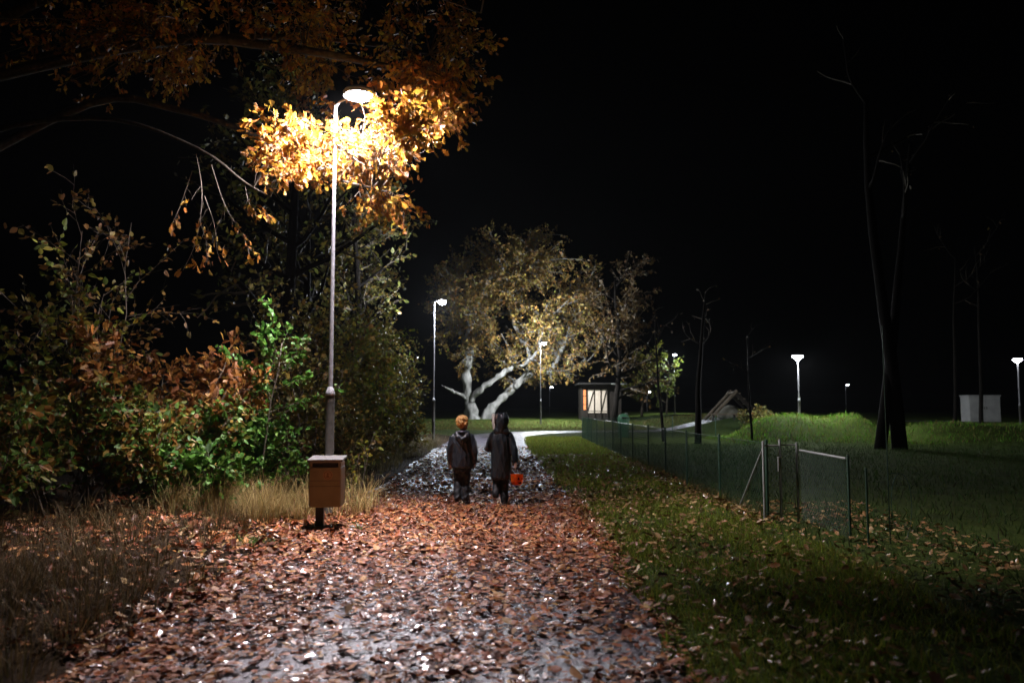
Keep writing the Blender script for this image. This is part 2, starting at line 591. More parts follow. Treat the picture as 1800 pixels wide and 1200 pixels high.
def hgt(X, Y):
    X = np.asarray(X, float); Y = np.asarray(Y, float)
    z = 0.55 * sst(57.5, 70, Y) * (1 - sst(9, 14, X))
    ridge = np.exp(-((Y - 36.5 - .4 * np.sin(X * .5)) / 2.3) ** 2)
    z = z + 1.15 * ridge * sst(9.6, 11.6, X) * (1 - sst(15.6, 17.4, X)) * (1 + .06 * np.sin(X * 2.1))
    z = z + .80 * ridge * sst(16.8, 18.6, X) * (1 - sst(24, 30, X)) * (1 + .08 * np.sin(X * 1.3 + 1))
    z = z + .95 * sst(40, 47, Y) * sst(9, 15, X) * (1 - .3 * sst(19, 25, X)) * (1 - sst(120, 160, Y))
    z = z + .10 * sst(-3.2, -4.6, X) * (1 + .5 * np.sin(X * 2.3 + Y * 1.1)) * (1 - sst(45, 60, Y))
    far = sst(80, 200, np.hypot(X, Y))
    return z + far * .5 * (np.sin(X * .02 + 1) + np.sin(Y * .017))


def h1(x, y):
    return float(hgt(x, y))


def sheet(name, xs, ys, zoff, mat, keepfn=None):
    X, Y = np.meshgrid(xs, ys)
    Z = hgt(X, Y) + zoff
    nx, ny = len(xs), len(ys)
    v = np.stack([X.ravel(), Y.ravel(), Z.ravel()], 1)
    fs = [(j * nx + i, j * nx + i + 1, (j + 1) * nx + i + 1, (j + 1) * nx + i) for j in range(ny - 1) for i in range(nx - 1)
          if keepfn is None or keepfn((xs[i] + xs[i + 1]) / 2, (ys[j] + ys[j + 1]) / 2)]
    me = bpy.data.meshes.new(name)
    me.from_pydata(v.tolist(), [], fs)
    me.shade_smooth()
    return tag(link_mesh(name, me, mat), kind='structure')


gx = np.concatenate([np.linspace(-900, -60, 15)[:-1], np.linspace(-60, -12, 20)[:-1], np.linspace(-12, 34, 185)[:-1], np.linspace(34, 70, 30)[:-1], np.linspace(70, 900, 14)])
gy = np.concatenate([np.linspace(-300, -10, 10)[:-1], np.linspace(-10, 56, 220)[:-1], np.linspace(56, 100, 60)[:-1], np.linspace(100, 1500, 24)])
sheet('ground', gx, gy, 0.0, M['ground'])
# bare woodland soil along the left edge of the path
sheet('soil_verge', np.linspace(-11, -2.3, 36), np.linspace(-6, 44, 90), 0.004, M['soil'])

cl = [(-.75, -6), (-.75, 0), (-.75, 8), (-.78, 14), (-.95, 22), (-1.1, 30), (-1.1, 38), (-.75, 44), (.6, 48.6), (3.2, 51.2), (7, 52.4), (12, 52.8), (20, 52.6), (30, 52)]


def catmull(pts, k=8):
    out = []
    P = [pts[0]] + list(pts) + [pts[-1]]
    for i in range(1, len(P) - 2):
        p0, p1, p2, p3 = [np.array(q, float) for q in P[i - 1:i + 3]]
        for j in range(k):
            t = j / k
            out.append(.5 * ((2 * p1) + (-p0 + p2) * t + (2 * p0 - 5 * p1 + 4 * p2 - p3) * t * t + (-p0 + 3 * p1 - 3 * p2 + p3) * t ** 3))
    out.append(np.array(pts[-1], float))
    return np.array(out)


cp = catmull(cl)
tg = unit(np.gradient(cp, axis=0)); nrm2 = np.stack([tg[:, 1], -tg[:, 0]], 1)
vs, fs = [], []
prng = np.random.RandomState(3)
for i in range(len(cp)):
    wob = .05 * np.sin(i * 1.7) + .04 * np.sin(i * .9 + 1)
    for k, a in enumerate((-1.78 + wob, -.6, .6, 1.75 + .05 * np.sin(i * 2.3))):
        q = cp[i] + nrm2[i] * a
        vs.append((q[0], q[1], h1(*q) + .008 + (.012 if k in (1, 2) else 0)))
for i in range(len(cp) - 1):
    for k in range(3):
        fs.append((i * 4 + k, i * 4 + k + 1, i * 4 + 5 + k, i * 4 + 4 + k))
me = bpy.data.meshes.new('path'); me.from_pydata(vs, [], fs); me.shade_smooth()
tag(link_mesh('path', me, M['path']), kind='structure')

# ------------------------------------------------------------------ street lamps
def lamp(x, y, H, lens, label, arm=.42, ang=0.0, group=None, r=.19, sides=20, drop=.10, brim=.72, skirt=0):
    z0 = h1(x, y)
    t = thing('street_lamp', label, 'street lamp', (x, y, z0), 0, group)
    hs = H * .285
    MB().lathe([(.075, -.05), (.075, .02), (.068, .03), (.066, hs)], (x, y, z0), 16).build('sleeve', M['sleeve'], t, True)
    MB().lathe([(.067, hs), (.072, hs + .01), (.066, hs + .05), (.034, hs + .13), (.028, hs + .14)], (x, y, z0), 16).build('collar', M['steel'], t, True)
    d = door = MB().bevbox((x, y - .068, z0 + .75), (.07, .012, .28), .004).build('access_door', M['sleeve'], t)
    MB().lathe([(.034, hs + .1), (.030, H * .7), (.026, H - .02), (.022, H)], (x, y, z0), 12).build('pole', M['steel'], t, True)
    ca, sa = math.cos(ang), math.sin(ang)
    ap = [(x, y, z0 + H - .06), (x + .03 * ca, y + .03 * sa, z0 + H - .005), (x + .10 * ca, y + .10 * sa, z0 + H + .03), (x + (arm - r * .6) * ca, y + (arm - r * .6) * sa, z0 + H + .045)]
    MB().tube(ap, [.022, .022, .020, .018], 10).build('arm', M['steel'], t, True)
    hx, hy, hz = x + arm * ca, y + arm * sa, z0 + H + .03
    hd = MB().lathe(([(r * brim * .97, -.012), (r * brim * .985, -skirt), (r * brim, -skirt)] if skirt else []) + [(r * brim, .0), (r * (brim + .02), .02), (r * brim * .9, .055), (r * brim * .55, .085), (.02, .095)], (hx, hy, hz), 24).build('lamp_head', M['housing'], t, True)
    k_ = min(1, brim - .02)
    MB().lathe([(r * .25, -drop), (r * .62, -drop * .82), (r * .88, -drop * .45), (r * .97, -drop * .15), (r * max(k_, .93), -.002)] if brim > .9 else [(r * .25, -drop), (r * .62, -drop * .82), (r * .88, -drop * .45), (r, -.015), (r * .95, .004), (r * .76, .014)], (hx, hy, hz), sides).build('lens', lens, hd, True)
    return t


lamp(-2.63, 11.55, 6.04, M['lens_near'], 'tall slim steel lamp post glowing among oak leaves behind the litter bin', arm=.54, ang=math.radians(-40), r=.20, drop=.05, brim=1.12, skirt=.034)
lamp(-3.63, 37.0, 6.45, M['lens_verge'], 'lit lamp post among shrubs on the wooded edge of the path', .36, sides=14, drop=.17, brim=.6)
lamp(2.25, 63.0, 6.4, M['lens_oak'], 'lit lamp post standing in front of the large pale-limbed oak', .30, sides=14, drop=.17, brim=.5)
lamp(15.9, 78.0, 5.75, M['lens_cool'], 'distant narrow lamp post beside yellow-green lit foliage', .30, math.radians(60), sides=12)
M['lens_tiny'] = emit('lamp_lens_tiny', (.85, .93, 1.0), 60)
M['lens_dim'] = emit('lamp_lens_distant', (.92, .97, 1.0), 1150 * LAMP_GAIN)
M['lens_far'] = emit('lamp_lens_far', (.92, .95, 1.0), 90 * LAMP_GAIN)


def top_lamp(x, y, H, label, lens):
    z0 = h1(x, y)
    t = thing('park_lamp', label, 'park lamp', (x, y, z0))
    MB().lathe([(.07, -.05), (.07, .02), (.062, .03), (.06, H * .3)], (x, y, z0), 14).build('sleeve', M['sleeve'], t, True)
    MB().lathe([(.061, H * .3), (.064, H * .31), (.036, H * .345)], (x, y, z0), 14).build('collar', M['steel'], t, True)
    MB().lathe([(.036, H * .33), (.03, H - .20)], (x, y, z0), 10).build('pole', M['steel'], t, True)
    hd = MB().lathe([(.26, .0), (.27, .015), (.20, .06), (.06, .10), (.02, .11)], (x, y, z0 + H), 20).build('lamp_head', M['housing'], t, True)
    MB().lathe([(.035, -.24), (.09, -.19), (.19, -.09), (.255, -.03), (.24, -.002)], (x, y, z0 + H), 16).build('lens', lens, hd, True)
    return t


top_lamp(13.55, 37.7, 3.05, 'lit disc-headed park lamp standing behind the green grass mound', M['lens_dim'])
top_lamp(28.6, 45.0, 3.75, 'lit disc-headed park lamp near the pale utility cabinet', M['lens_far'])

for (x_, y_, z_, lb) in ((5.18, 110, 4.35, 'tiny distant lamp glimpsed under the limbs of the big oak'), (16.9, 100, 3.5, 'tiny distant lamp glimpsed through the yellow-green trees'), (46.0, 110, 4.65, 'tiny far-off lamp in the dark beyond the grass mound')):
    lamp(x_, y_, z_ - h1(x_, y_), M['lens_tiny'], lb, .3, sides=10, r=.17)

# ------------------------------------------------------------------ litter bin
M['bin'] = noisy('brown_bin_panel', (.23, .215, .15), (.29, .275, .195), 7, (.45, .65), .15, 120, .4)
M['bin_dark'] = noisy('dark_steel', (.022, .018, .015), (.04, .033, .028), 20, (.4, .6), .1, 80, .4)
M['bin_lid'] = noisy('bin_lid_grey', (.15, .145, .14), (.22, .215, .21), 12, (.3, .5), .1, 90, .5)
M['sticker'] = noisy('faded_sticker', (.34, .24, .16), (.42, .31, .22), 60, (.5, .7), 0, 10, .3)
M['sticker_dark'] = principled('sticker_print', (.21, .12, .065), .6)[0]
bx, by = -2.46, 10.35
t = thing('litter_bin', 'brown square litter bin with grey lid and round sticker on a short post', 'litter bin', (bx, by, 0), math.radians(4))
L = dict(local=True)
MB().lathe([(.17, -.02), (.17, .025), (.155, .04), (.05, .05)], (0, 0, 0), 20).build('base_plate', M['bin_dark'], t, **L)
MB().bevbox((0, 0, .16), (.10, .10, .32), .008).build('post', M['bin_dark'], t, **L)
b = MB()
b.bevbox((.085, 0, .55), (.40, .38, .505), .012)
body = b.build('body', M['bin'], t, **L)
for z in (.56, .63):
    MB().bevbox((.085, -.1915, z), (.385, .004, .004), .001).build('seam', M['bin_dark'], body, **L)
MB().bevbox((.085, 0, .825), (.34, .32, .06), .005).build('slot_opening', M['bin_dark'], t, **L)
for sx in (-1, 1):
    MB().bevbox((.085 + sx * .178, 0, .825), (.034, .36, .058), .004).build('lid_bracket', M['bin'], t, **L)
MB().bevbox((.085, -.175, .865), (.38, .03, .022), .004).build('rim', M['bin'], t, **L)
lid = MB(); lid.box((.085, 0, .897), (.44, .44, .026), Matrix.Rotation(math.radians(4), 3, 'X'))
lid.build('lid', M['bin_lid'], t, **L)
def disc(mb, c, r, y, n=28, r0=0):
    if r0:
        vs = [(c[0] + q * math.cos(2 * math.pi * k / n), y, c[1] + q * math.sin(2 * math.pi * k / n)) for k in range(n) for q in (r0, r)]
        mb.add(vs, [(2 * k, 2 * k + 1, (2 * k + 3) % (2 * n), (2 * k + 2) % (2 * n)) for k in range(n)])
    else:
        mb.add([(c[0] + r * math.cos(2 * math.pi * k / n), y, c[1] + r * math.sin(2 * math.pi * k / n)) for k in range(n)], [tuple(range(n))])
s = MB(); disc(s, (.12, .70), .062, -.1935); s = s.build('sticker', M['sticker'], t, **L)
e = MB(); disc(e, (.12, .70), .050, -.1948, 28, .043); disc(e, (.12, .716), .012, -.1948, 12)
e.add([(.097, -.1948, .672), (.143, -.1948, .672), (.127, -.1948, .702), (.113, -.1948, .702)], [(0, 1, 2, 3)])
e.build('emblem', M['sticker_dark'], s, **L)

# ------------------------------------------------------------------ the two children
M['jacket'] = noisy('black_jacket', (.016, .020, .028), (.026, .031, .041), 6, (.30, .45), .25, 60, .5, bdist=.006)
M['cape'] = noisy('black_costume_cloth', (.014, .018, .023), (.022, .028, .034), 6, (.28, .42), .25, 70, .5, bdist=.006)
M['trouser'] = noisy('dark_trousers', (.012, .014, .017), (.020, .022, .026), 9, (.5, .7), .25, 80, .4, bdist=.005)
M['shoe'] = noisy('dark_shoe', (.018, .015, .016), (.035, .03, .03), 14, (.4, .6), .1, 80, .5)
M['sole'] = noisy('shoe_sole', (.05, .045, .042), (.085, .075, .07), 14, (.6, .8), .1, 80, .3)
M['pale_shoe'] = noisy('grey_shoe', (.30, .28, .26), (.42, .40, .37), 14, (.5, .7), .1, 80, .4)
M['skin'] = noisy('skin', (.46, .27, .20), (.54, .33, .25), 10, (.45, .6), .1, 90, .4)
M['hair'] = noisy('ginger_hair', (.55, .27, .085), (.78, .45, .16), 30, (.4, .6), .8, 55, .5, stretch=(1, 1, .35), bdist=.02)
M['mask'] = noisy('white_mask', (.72, .70, .66), (.80, .78, .74), 10, (.35, .5), 0, 20, .5)
M['black'] = principled('black_void', (.01, .01, .01), .6)[0]
M['orange'] = noisy('orange_plastic', (.85, .17, .012), (.9, .21, .02), 5, (.3, .4), 0, 20, .5)
nt_ = M['orange'].node_tree
tr_ = nt_.nodes.new('ShaderNodeBsdfTranslucent'); tr_.inputs['Color'].default_value = (.95, .25, .015, 1)
mx_ = nt_.nodes.new('ShaderNodeMixShader'); mx_.inputs[0].default_value = .55
nt_.links.new(nt_.nodes['Principled BSDF'].outputs[0], mx_.inputs[1]); nt_.links.new(tr_.outputs[0], mx_.inputs[2]); nt_.links.new(mx_.outputs[0], nt_.nodes['Material Output'].inputs[0])
M['eye'] = principled('eye', (.08, .07, .07), .2)[0]


def turn(pts, ang, c=(0, 0)):
    ca, sa = math.cos(ang), math.sin(ang)
    return [(c[0] + (x - c[0]) * ca - (y - c[1]) * sa, c[1] + (x - c[0]) * sa + (y - c[1]) * ca, z) for x, y, z in pts]


def head_shapes(mb, c, r=.095, yaw=0.0):
    """skull, jaw, nose, ears, neck; faces +y turned by yaw (radians, + = left)"""
    cx, cy, cz = c
    q = MB()
    q.ball((0, -.008, .02), (r * .80, r * .98, r * 1.02))
    q.ball((0, .018, -.040), (r * .62, r * .72, r * .78))
    q.ball((0, .040, -.078), (r * .34, r * .36, r * .28))
    q.limb([(0, .078, .004), (0, .100, -.028)], [.009, .014])
    for sx in (-1, 1):
        q.ball((sx * r * .82, -.012, -.015), (.011, .018, .028))
        q.ball((sx * .030, .074, .020), (.020, .014, .010))
    q.ball((0, .080, -.055), (.026, .013, .010))
    q.v = [(cx + x * math.cos(yaw) - y * math.sin(yaw), cy + x * math.sin(yaw) + y * math.cos(yaw), cz + z) for x, y, z in q.v]
    mb.add(q.v, q.f)


def face_bits(root, c, yaw):
    cx, cy, cz = c
    for sx in (-1, 1):
        x, y = sx * .030, .083
        MB().ball((cx + x * math.cos(yaw) - y * math.sin(yaw), cy + x * math.sin(yaw) + y * math.cos(yaw), cz + .006), (.010, .010, .007), 10, 6).build('eye', M['eye'], root, True, True)


def hand(mb, wrist, down, side, curl=.5, inward=1):
    """palm with four unequal fingers and a thumb; down = unit direction of the hand, side = across the palm towards the thumb"""
    w = Vector(wrist); d = Vector(down).normalized(); s = Vector(side); s = (s - d * s.dot(d)).normalized(); n = d.cross(s)
    mb.limb([w - d * .02, w + d * .02, w + d * .055], [.018, .022, .024], 10, 1.0)
    for k, (o, l) in enumerate(((.024, .050), (.008, .058), (-.008, .054), (-.022, .042))):
        p0 = w + d * .062 + s * o
        p1 = p0 + d * (l * .45 * math.cos(curl * .5)) + n * (inward * l * .45 * math.sin(curl * .5))
        p2 = p1 + d * (l * .55 * math.cos(curl * 1.8)) + n * (inward * l * .55 * math.sin(curl * 1.8))
        mb.limb([p0, p1, p2], [.0095, .009, .0078], 8)
    b0 = w + d * .022 + s * .022
    mb.limb([b0, b0 + s * .020 + d * .018 + n * inward * .008, b0 + s * .020 + d * .042 + n * inward * .022], [.011, .010, .008], 8)


def shoe(root, toe_dir, heel, pitch, mat, solemat, name='shoe'):
    """heel: position of the heel on the sole, pitch: heel raised (radians)"""
    s = MB()
    s.limb([(0, .02, .045), (0, .06, .05), (0, .13, .036), (0, .175, .030)], [.040, .043, .038, .028], 12)
    s.limb([(0, .025, .06), (0, .03, .11)], [.040, .040], 12)
    me = organic(s, .010, 4, None)
    so = MB().loft([(0, .085, 0, .036, .115), (0, .085, .006, .041, .120), (0, .085, .022, .041, .120)], 20)
    R = Matrix.Rotation(toe_dir, 4, 'Z') @ Matrix.Translation((0, .17, 0)) @ Matrix.Rotation(-pitch, 4, 'X') @ Matrix.Translation((0, -.17, 0))
    T = Matrix.Translation(heel) @ R
    me.transform(T)
    o = link_mesh(name, me, mat, root)
    ms = so.mesh('sole'); ms.transform(T)
    link_mesh('sole', ms, solemat, o)


# --- child with ginger hair, hood down
p1 = thing('person', 'child with short ginger hair in a dark hooded jacket walking on the leafy path', 'person', (-.79, 12.75, .02), math.radians(2))
hc = (.010, .015, 1.275)
YAW1 = math.radians(-38)
bd = MB()
head_shapes(bd, hc, .098, YAW1)
bd.limb([(0, -.005, 1.10), (.005, .005, 1.20)], [.045, .042])
bd.loft([(0, 0, .60, .10, .075), (0, 0, .72, .105, .075), (0, 0, .85, .10, .07), (0, -.01, 1.0, .12, .075), (0, -.01, 1.08, .11, .06), (0, -.005, 1.12, .05, .045)])
for sx in (-1, 1):
    bd.limb([(sx * .12, -.01, 1.06), (sx * .172, -.015, .86), (sx * .185, .02, .665)], [.042, .034, .024])
    hand(bd, (sx * .186, .03, .64), (-.05 * sx, .18, -1), (0, 1, 0), .45, -sx)
bd.limb([(-.062, 0, .64), (-.066, .075, .37), (-.070, -.045, .09)], [.066, .046, .032])
bd.limb([(.058, 0, .64), (.056, .02, .36), (.052, -.02, .06)], [.066, .046, .032])
me = organic(bd, .008, 3)
body = link_mesh('body', me, M['skin'], p1)
face_bits(p1, hc, YAW1)
j = MB()
j.loft([(0, .0, .575, .165, .120), (0, 0, .60, .172, .125), (0, -.005, .72, .168, .122), (0, -.01, .85, .165, .118), (0, -.015, .97, .168, .115), (0, -.015, 1.05, .158, .10), (0, -.01, 1.10, .115, .082), (0, -.005, 1.145, .072, .068)], 24)
for sx in (-1, 1):
    j.limb([(sx * .135, -.012, 1.055), (sx * .178, -.02, .93), (sx * .196, -.02, .83), (sx * .196, .0, .73), (sx * .188, .02, .665)], [.066, .064, .060, .054, .047], 14)
me = organic(j, .011, 6, (.016, 26, 9, 5))
link_mesh('jacket', me, M['jacket'], p1)
hd = MB()      # the hood lying on the back
hd.limb([(-.095, -.055, 1.125), (-.072, -.100, 1.075), (0, -.125, 1.03), (.072, -.100, 1.075), (.095, -.055, 1.125)], [.034, .042, .050, .042, .034], 12)
hd.limb([(-.055, -.105, 1.03), (0, -.125, .975), (.055, -.105, 1.03)], [.035, .032, .035], 12)
hd.limb([(-.085, .0, 1.145), (-.06, -.07, 1.15), (0, -.088, 1.14), (.06, -.07, 1.15), (.085, .0, 1.145)], [.024, .027, .03, .027, .024], 12)
me = organic(hd, .009, 5, (.006, 40, 25, 8))
link_mesh('hood', me, M['jacket'], p1)
tr = MB()
tr.loft([(0, 0, .52, .135, .105), (0, 0, .60, .14, .11), (0, 0, .68, .13, .10)], 20)
tr.limb([(-.066, 0, .60), (-.068, .06, .38), (-.070, .0, .22), (-.072, -.045, .11)], [.084, .068, .062, .058], 14)
tr.limb([(.062, 0, .60), (.060, .025, .36), (.056, .0, .20), (.054, -.02, .085)], [.084, .068, .062, .060], 14)
me = organic(tr, .011, 5, (.014, 22, 22, 12))
link_mesh('trousers', me, M['trouser'], p1)
shoe(p1, math.radians(4), (-.072, -.075, .035), math.radians(30), M['shoe'], M['sole'])
shoe(p1, math.radians(-6), (.054, -.055, .0), math.radians(3), M['shoe'], M['sole'])
hr = MB()
hq = MB()
hq.ball((0, -.026, .042), (.085, .096, .094))
hq.ball((0, -.046, .000), (.078, .068, .074))
hq.ball((0, .020, .072), (.075, .078, .060))
rr = random.Random(4)
for k in range(60):
    a, e_ = rr.uniform(0, 6.283), rr.uniform(-.45, 1.5)
    if math.sin(a) > .35 and e_ < .55: continue
    dv = Vector((math.cos(a) * math.cos(e_), math.sin(a) * math.cos(e_), math.sin(e_)))
    p = Vector((0, -.022, .03)) + Vector((dv.x * .088, dv.y * .097, dv.z * .097))
    hq.limb([p, p + Vector((rr.gauss(0, .010), rr.gauss(0, .010), -.018)) + dv * .006], [.018, .006], 6)
hr.add([(hc[0] + x * math.cos(YAW1) - y * math.sin(YAW1), hc[1] + x * math.sin(YAW1) + y * math.cos(YAW1), hc[2] + z) for x, y, z in hq.v], hq.f)
me = organic(hr, .007, 1, (.007, 90, 30, 3))
link_mesh('hair', me, M['hair'], p1)

# --- child in a black hooded costume with a white mask
p2 = thing('person', 'child in a black hooded costume and white mask carrying an orange bucket', 'person', (-.17, 12.72, .02), math.radians(-2))
hc = (-.012, .02, 1.315)
YAW2 = math.radians(68)
bd = MB()
head_shapes(bd, hc, .096, YAW2)
bd.limb([(0, 0, 1.13), (-.005, .01, 1.24)], [.045, .042])
bd.loft([(0, 0, .60, .10, .075), (0, 0, .72, .105, .075), (0, 0, .85, .10, .07), (0, -.01, 1.02, .12, .075), (0, -.01, 1.11, .11, .06), (0, -.005, 1.15, .05, .045)])
bd.limb([(-.12, -.01, 1.09), (-.20, -.02, .90), (-.16, .17, .86)], [.042, .034, .024])
hand(bd, (-.155, .19, .86), (.35, 1, .1), (0, 0, 1), .6, 1)
bd.limb([(.12, -.01, 1.09), (.20, -.06, .88), (.228, -.11, .69)], [.042, .034, .024])
HW = Vector((.232, -.115, .665))
hand(bd, HW, (.02, .05, -1), (0, 1, 0), 1.25, -1)
bd.limb([(-.062, 0, .64), (-.072, .06, .37), (-.085, -.07, .13)], [.066, .046, .032])
bd.limb([(.058, 0, .64), (.054, .02, .36), (.050, -.01, .06)], [.066, .046, .032])
me = organic(bd, .008, 3)
link_mesh('body', me, M['skin'], p2)
cpz = MB()
cpz.loft([(-.005, 0, .40, .150, .125), (-.01, 0, .44, .158, .132), (-.005, 0, .58, .165, .13), (0, -.005, .75, .165, .125), (0, -.01, .90, .162, .12), (0, -.015, 1.02, .160, .112), (0, -.015, 1.09, .150, .10), (0, -.01, 1.14, .110, .085), (0, -.005, 1.19, .075, .07)], 24)
cpz.limb([(-.135, -.012, 1.085), (-.185, -.02, .98), (-.222, -.025, .885), (-.200, .07, .865), (-.172, .15, .86)], [.064, .062, .058, .053, .050], 14)
cpz.limb([(.135, -.012, 1.085), (.180, -.04, .97), (.208, -.065, .87), (.224, -.09, .77), (.231, -.105, .70)], [.064, .062, .060, .055, .050], 14)
me = organic(cpz, .011, 6, (.019, 24, 6, 21))
link_mesh('costume', me, M['cape'], p2)
ho = MB()
ho.ball((hc[0] + .036, hc[1] - .022, hc[2] + .022), (.108, .116, .118))
ho.limb([(hc[0] + .022, hc[1] - .05, hc[2] - .03), (0, -.03, 1.17)], [.098, .085], 16)
ho.limb([(-.06, -.04, 1.155), (.07, -.04, 1.155)], [.07, .07], 14)
for k in range(7):       # ruffled crown of the hood
    a = k * .9
    ho.limb([(hc[0] + .02 + .05 * math.cos(a), hc[1] - .02 + .05 * math.sin(a), hc[2] + .10), (hc[0] + .025 + .075 * math.cos(a), hc[1] - .02 + .075 * math.sin(a), hc[2] + .135)], [.025, .014], 8)
me = organic(ho, .010, 4, (.008, 38, 22, 31))
hood = link_mesh('hood', me, M['cape'], p2)
mk = MB()
# curved mask shell in front of the face, with brow and chin
n1, n2_ = 12, 12
def mask_pt(u, v, off):
    a = (u - .5) * 2.3
    zz = (v - .52) * .25
    rr_ = (.124 + off) * (1 - .30 * max(0, .45 - v) - .18 * max(0, v - .75))
    x, y = rr_ * math.sin(a) * .80, rr_ * math.cos(a) * 1.02 + .012 + .02 * math.exp(-((a) / .25) ** 2 - ((v - .45) / .14) ** 2)
    return (hc[0] + x * math.cos(YAW2) - y * math.sin(YAW2), hc[1] + x * math.sin(YAW2) + y * math.cos(YAW2), hc[2] + zz)
vs = [mask_pt(i / n1, k / n2_, o) for o in (0, .006) for k in range(n2_ + 1) for i in range(n1 + 1)]
N = (n1 + 1) * (n2_ + 1)
fs = []
for k in range(n2_):
    for i in range(n1):
        a = k * (n1 + 1) + i
        q = (a, a + 1, a + n1 + 2, a + n1 + 1)
        fs += [tuple(N + z for z in q), q[::-1]]
edge = [i for i in range(n1 + 1)] + [(k + 1) * (n1 + 1) - 1 for k in range(1, n2_ + 1)] + [n2_ * (n1 + 1) + i for i in range(n1 - 1, -1, -1)] + [k * (n1 + 1) for k in range(n2_ - 1, 0, -1)]
for a, b_ in zip(edge, edge[1:] + edge[:1]): fs.append((a, b_, b_ + N, a + N))
mk.add(vs, fs)
mko = mk.build('mask', M['mask'], p2, True, True)
for u in (.36, .64):
    e = MB(); p = mask_pt(u, .58, .010)
    e.ball(p, (.015, .015, .022), 12, 8); e.build('eye_hole', M['black'], mko, True, True)
e = MB(); e.ball(mask_pt(.5, .22, .008), (.012, .012, .026), 12, 8); e.build('mouth_hole', M['black'], mko, True, True)
tr = MB()
tr.limb([(-.064, 0, .60), (-.072, .055, .38), (-.078, -.01, .26), (-.085, -.07, .165)], [.084, .068, .064, .060], 14)
tr.limb([(.060, 0, .60), (.056, .022, .36), (.052, .0, .20), (.050, -.012, .08)], [.084, .070, .066, .064], 14)
me = organic(tr, .011, 5, (.014, 22, 22, 41))
link_mesh('trousers', me, M['trouser'], p2)
shoe(p2, math.radians(8), (-.087, -.105, .075), math.radians(38), M['pale_shoe'], M['pale_shoe'])
shoe(p2, math.radians(-4), (.050, -.05, .0), math.radians(2), M['shoe'], M['sole'])

# --- bucket, held by its handle
R2 = Matrix.Rotation(math.radians(-2), 3, 'Z')
hw = R2 @ (HW + Vector((.005, .02, -.082))) + Vector((-.17, 12.72, .02))
bz = hw.z - .255
t = thing('bucket', 'small orange plastic trick-or-treat bucket hanging from a hand', 'bucket', (hw.x + .012, hw.y, bz), math.radians(35))
b = MB()
b.lathe([(.062, 0), (.078, .012), (.090, .05), (.097, .10), (.096, .145), (.100, .152), (.100, .160), (.092, .160), (.090, .14), (.084, .04), (.07, .02)], (0, 0, 0), 36)
for i, (x, y, z) in enumerate(b.v):          # gentle pumpkin ribs
    a = math.atan2(y, x); k = 1 + .018 * math.cos(9 * a) * math.sin(min(1, max(0, z / .15)) * math.pi)
    b.v[i] = (x * k, y * k, z)
shell = b.build('shell', M['orange'], t, True, True)
MB().tube([(-.096, 0, .15), (-.088, 0, .20), (-.05, 0, .245), (0, 0, .258), (.05, 0, .245), (.088, 0, .20), (.096, 0, .15)], .004, 8).build('handle', M['bin_dark'], t, True, True)
def on_bucket(a, z, r=.1005):
    rr_ = r * (.86 + .14 * min(1, z / .10))
    return (rr_ * math.sin(a), -rr_ * math.cos(a), z)
for tri in ([(-.55, .085), (-.15, .085), (-.35, .125)], [(.15, .085), (.55, .085), (.35, .125)], [(-.55, .055), (-.25, .038), (0, .05), (.25, .038), (.55, .055), (.25, .022), (-.25, .022)]):
    f = MB(); f.add([on_bucket(a, z) for a, z in tri], [tuple(range(len(tri)))])
    f.build('printed_face', M['black'], shell, False, True)

# ------------------------------------------------------------------ wire fence and gate on the right
FX = 3.5
FH = 1.06
posts_y = [11.15 + 2.4 * k for k in range(13)]          # 11.15 .. 39.95


def fence_x(y):
    return FX + .03 * math.sin(y * .7)


def wire_panel(p0, p1, h, gap, r, z0=.04):
    """diagonal wire lattice between two posts"""
    mb = MB()
    p0, p1 = Vector((*p0, 0)), Vector((*p1, 0))
    Lp = (p1 - p0).length; u = (p1 - p0) / Lp
    hh = h - z0
    k = -int(hh / gap) - 1
    while k * gap < Lp:
        for s in (1, -1):
            a0, a1 = (k * gap, k * gap + hh)
            lo, hi = max(a0, 0), min(a1, Lp)
            if hi - lo > .02:
                za = z0 + (lo - a0) if s == 1 else h - (lo - a0)
                zb = z0 + (hi - a0) if s == 1 else h - (hi - a0)
                n_ = Vector((-u.y, u.x, 0)) * (.0015 * s)
                mb.tube([p0 + u * lo + Vector((0, 0, za)) + n_, p0 + u * hi + Vector((0, 0, zb)) + n_], r, 3, False)
        k += 1
    return mb


t = thing('wire_fence', 'long low green chain-link fence running along the lawn to a far corner', 'fence', (FX, posts_y[0], 0))
for y in posts_y:
    x = fence_x(y)
    MB().lathe([(.022, -.05), (.022, FH + .03), (.016, FH + .045)], (x, y, 0), 10).build('post', M['green_post'], t, True)
for ya, yb in zip(posts_y, posts_y[1:]):
    far = ya > 19
    w = wire_panel((fence_x(ya), ya), (fence_x(yb), yb), FH, .085 if not far else .12, .0026 if not far else .0042)
    w.tube([(fence_x(ya), ya, FH), (fence_x(yb), yb, FH)], .0035, 4, False)
    w.tube([(fence_x(ya), ya, .05), (fence_x(yb), yb, .05)], .003, 4, False)
    w.build('wire_mesh', M['green_wire'], t)
MB().tube([(FX, 11.2, .98), (FX - .02, 12.35, .04)], .014, 8).build('brace', M['galv'], t, True)
# far return of the fence
t = thing('wire_fence', 'green chain-link fence crossing behind the lawn from the far corner', 'fence', (FX, posts_y[-1], 0))
cx = [FX + 2.4 * k for k in range(0, 5)]
for x in cx[1:]:
    MB().lathe([(.022, -.05), (.022, FH + .05), (.016, FH + .065)], (x, posts_y[-1] + .3 * (x - FX), 0), 8).build('post', M['green_post'], t, True)
for xa, xb in zip(cx, cx[1:]):
    w = wire_panel((xa + .03, posts_y[-1] + .3 * (xa - FX) + .03), (xb, posts_y[-1] + .3 * (xb - FX)), FH, .10, .004)
    w.build('wire_mesh', M['green_wire'], t)

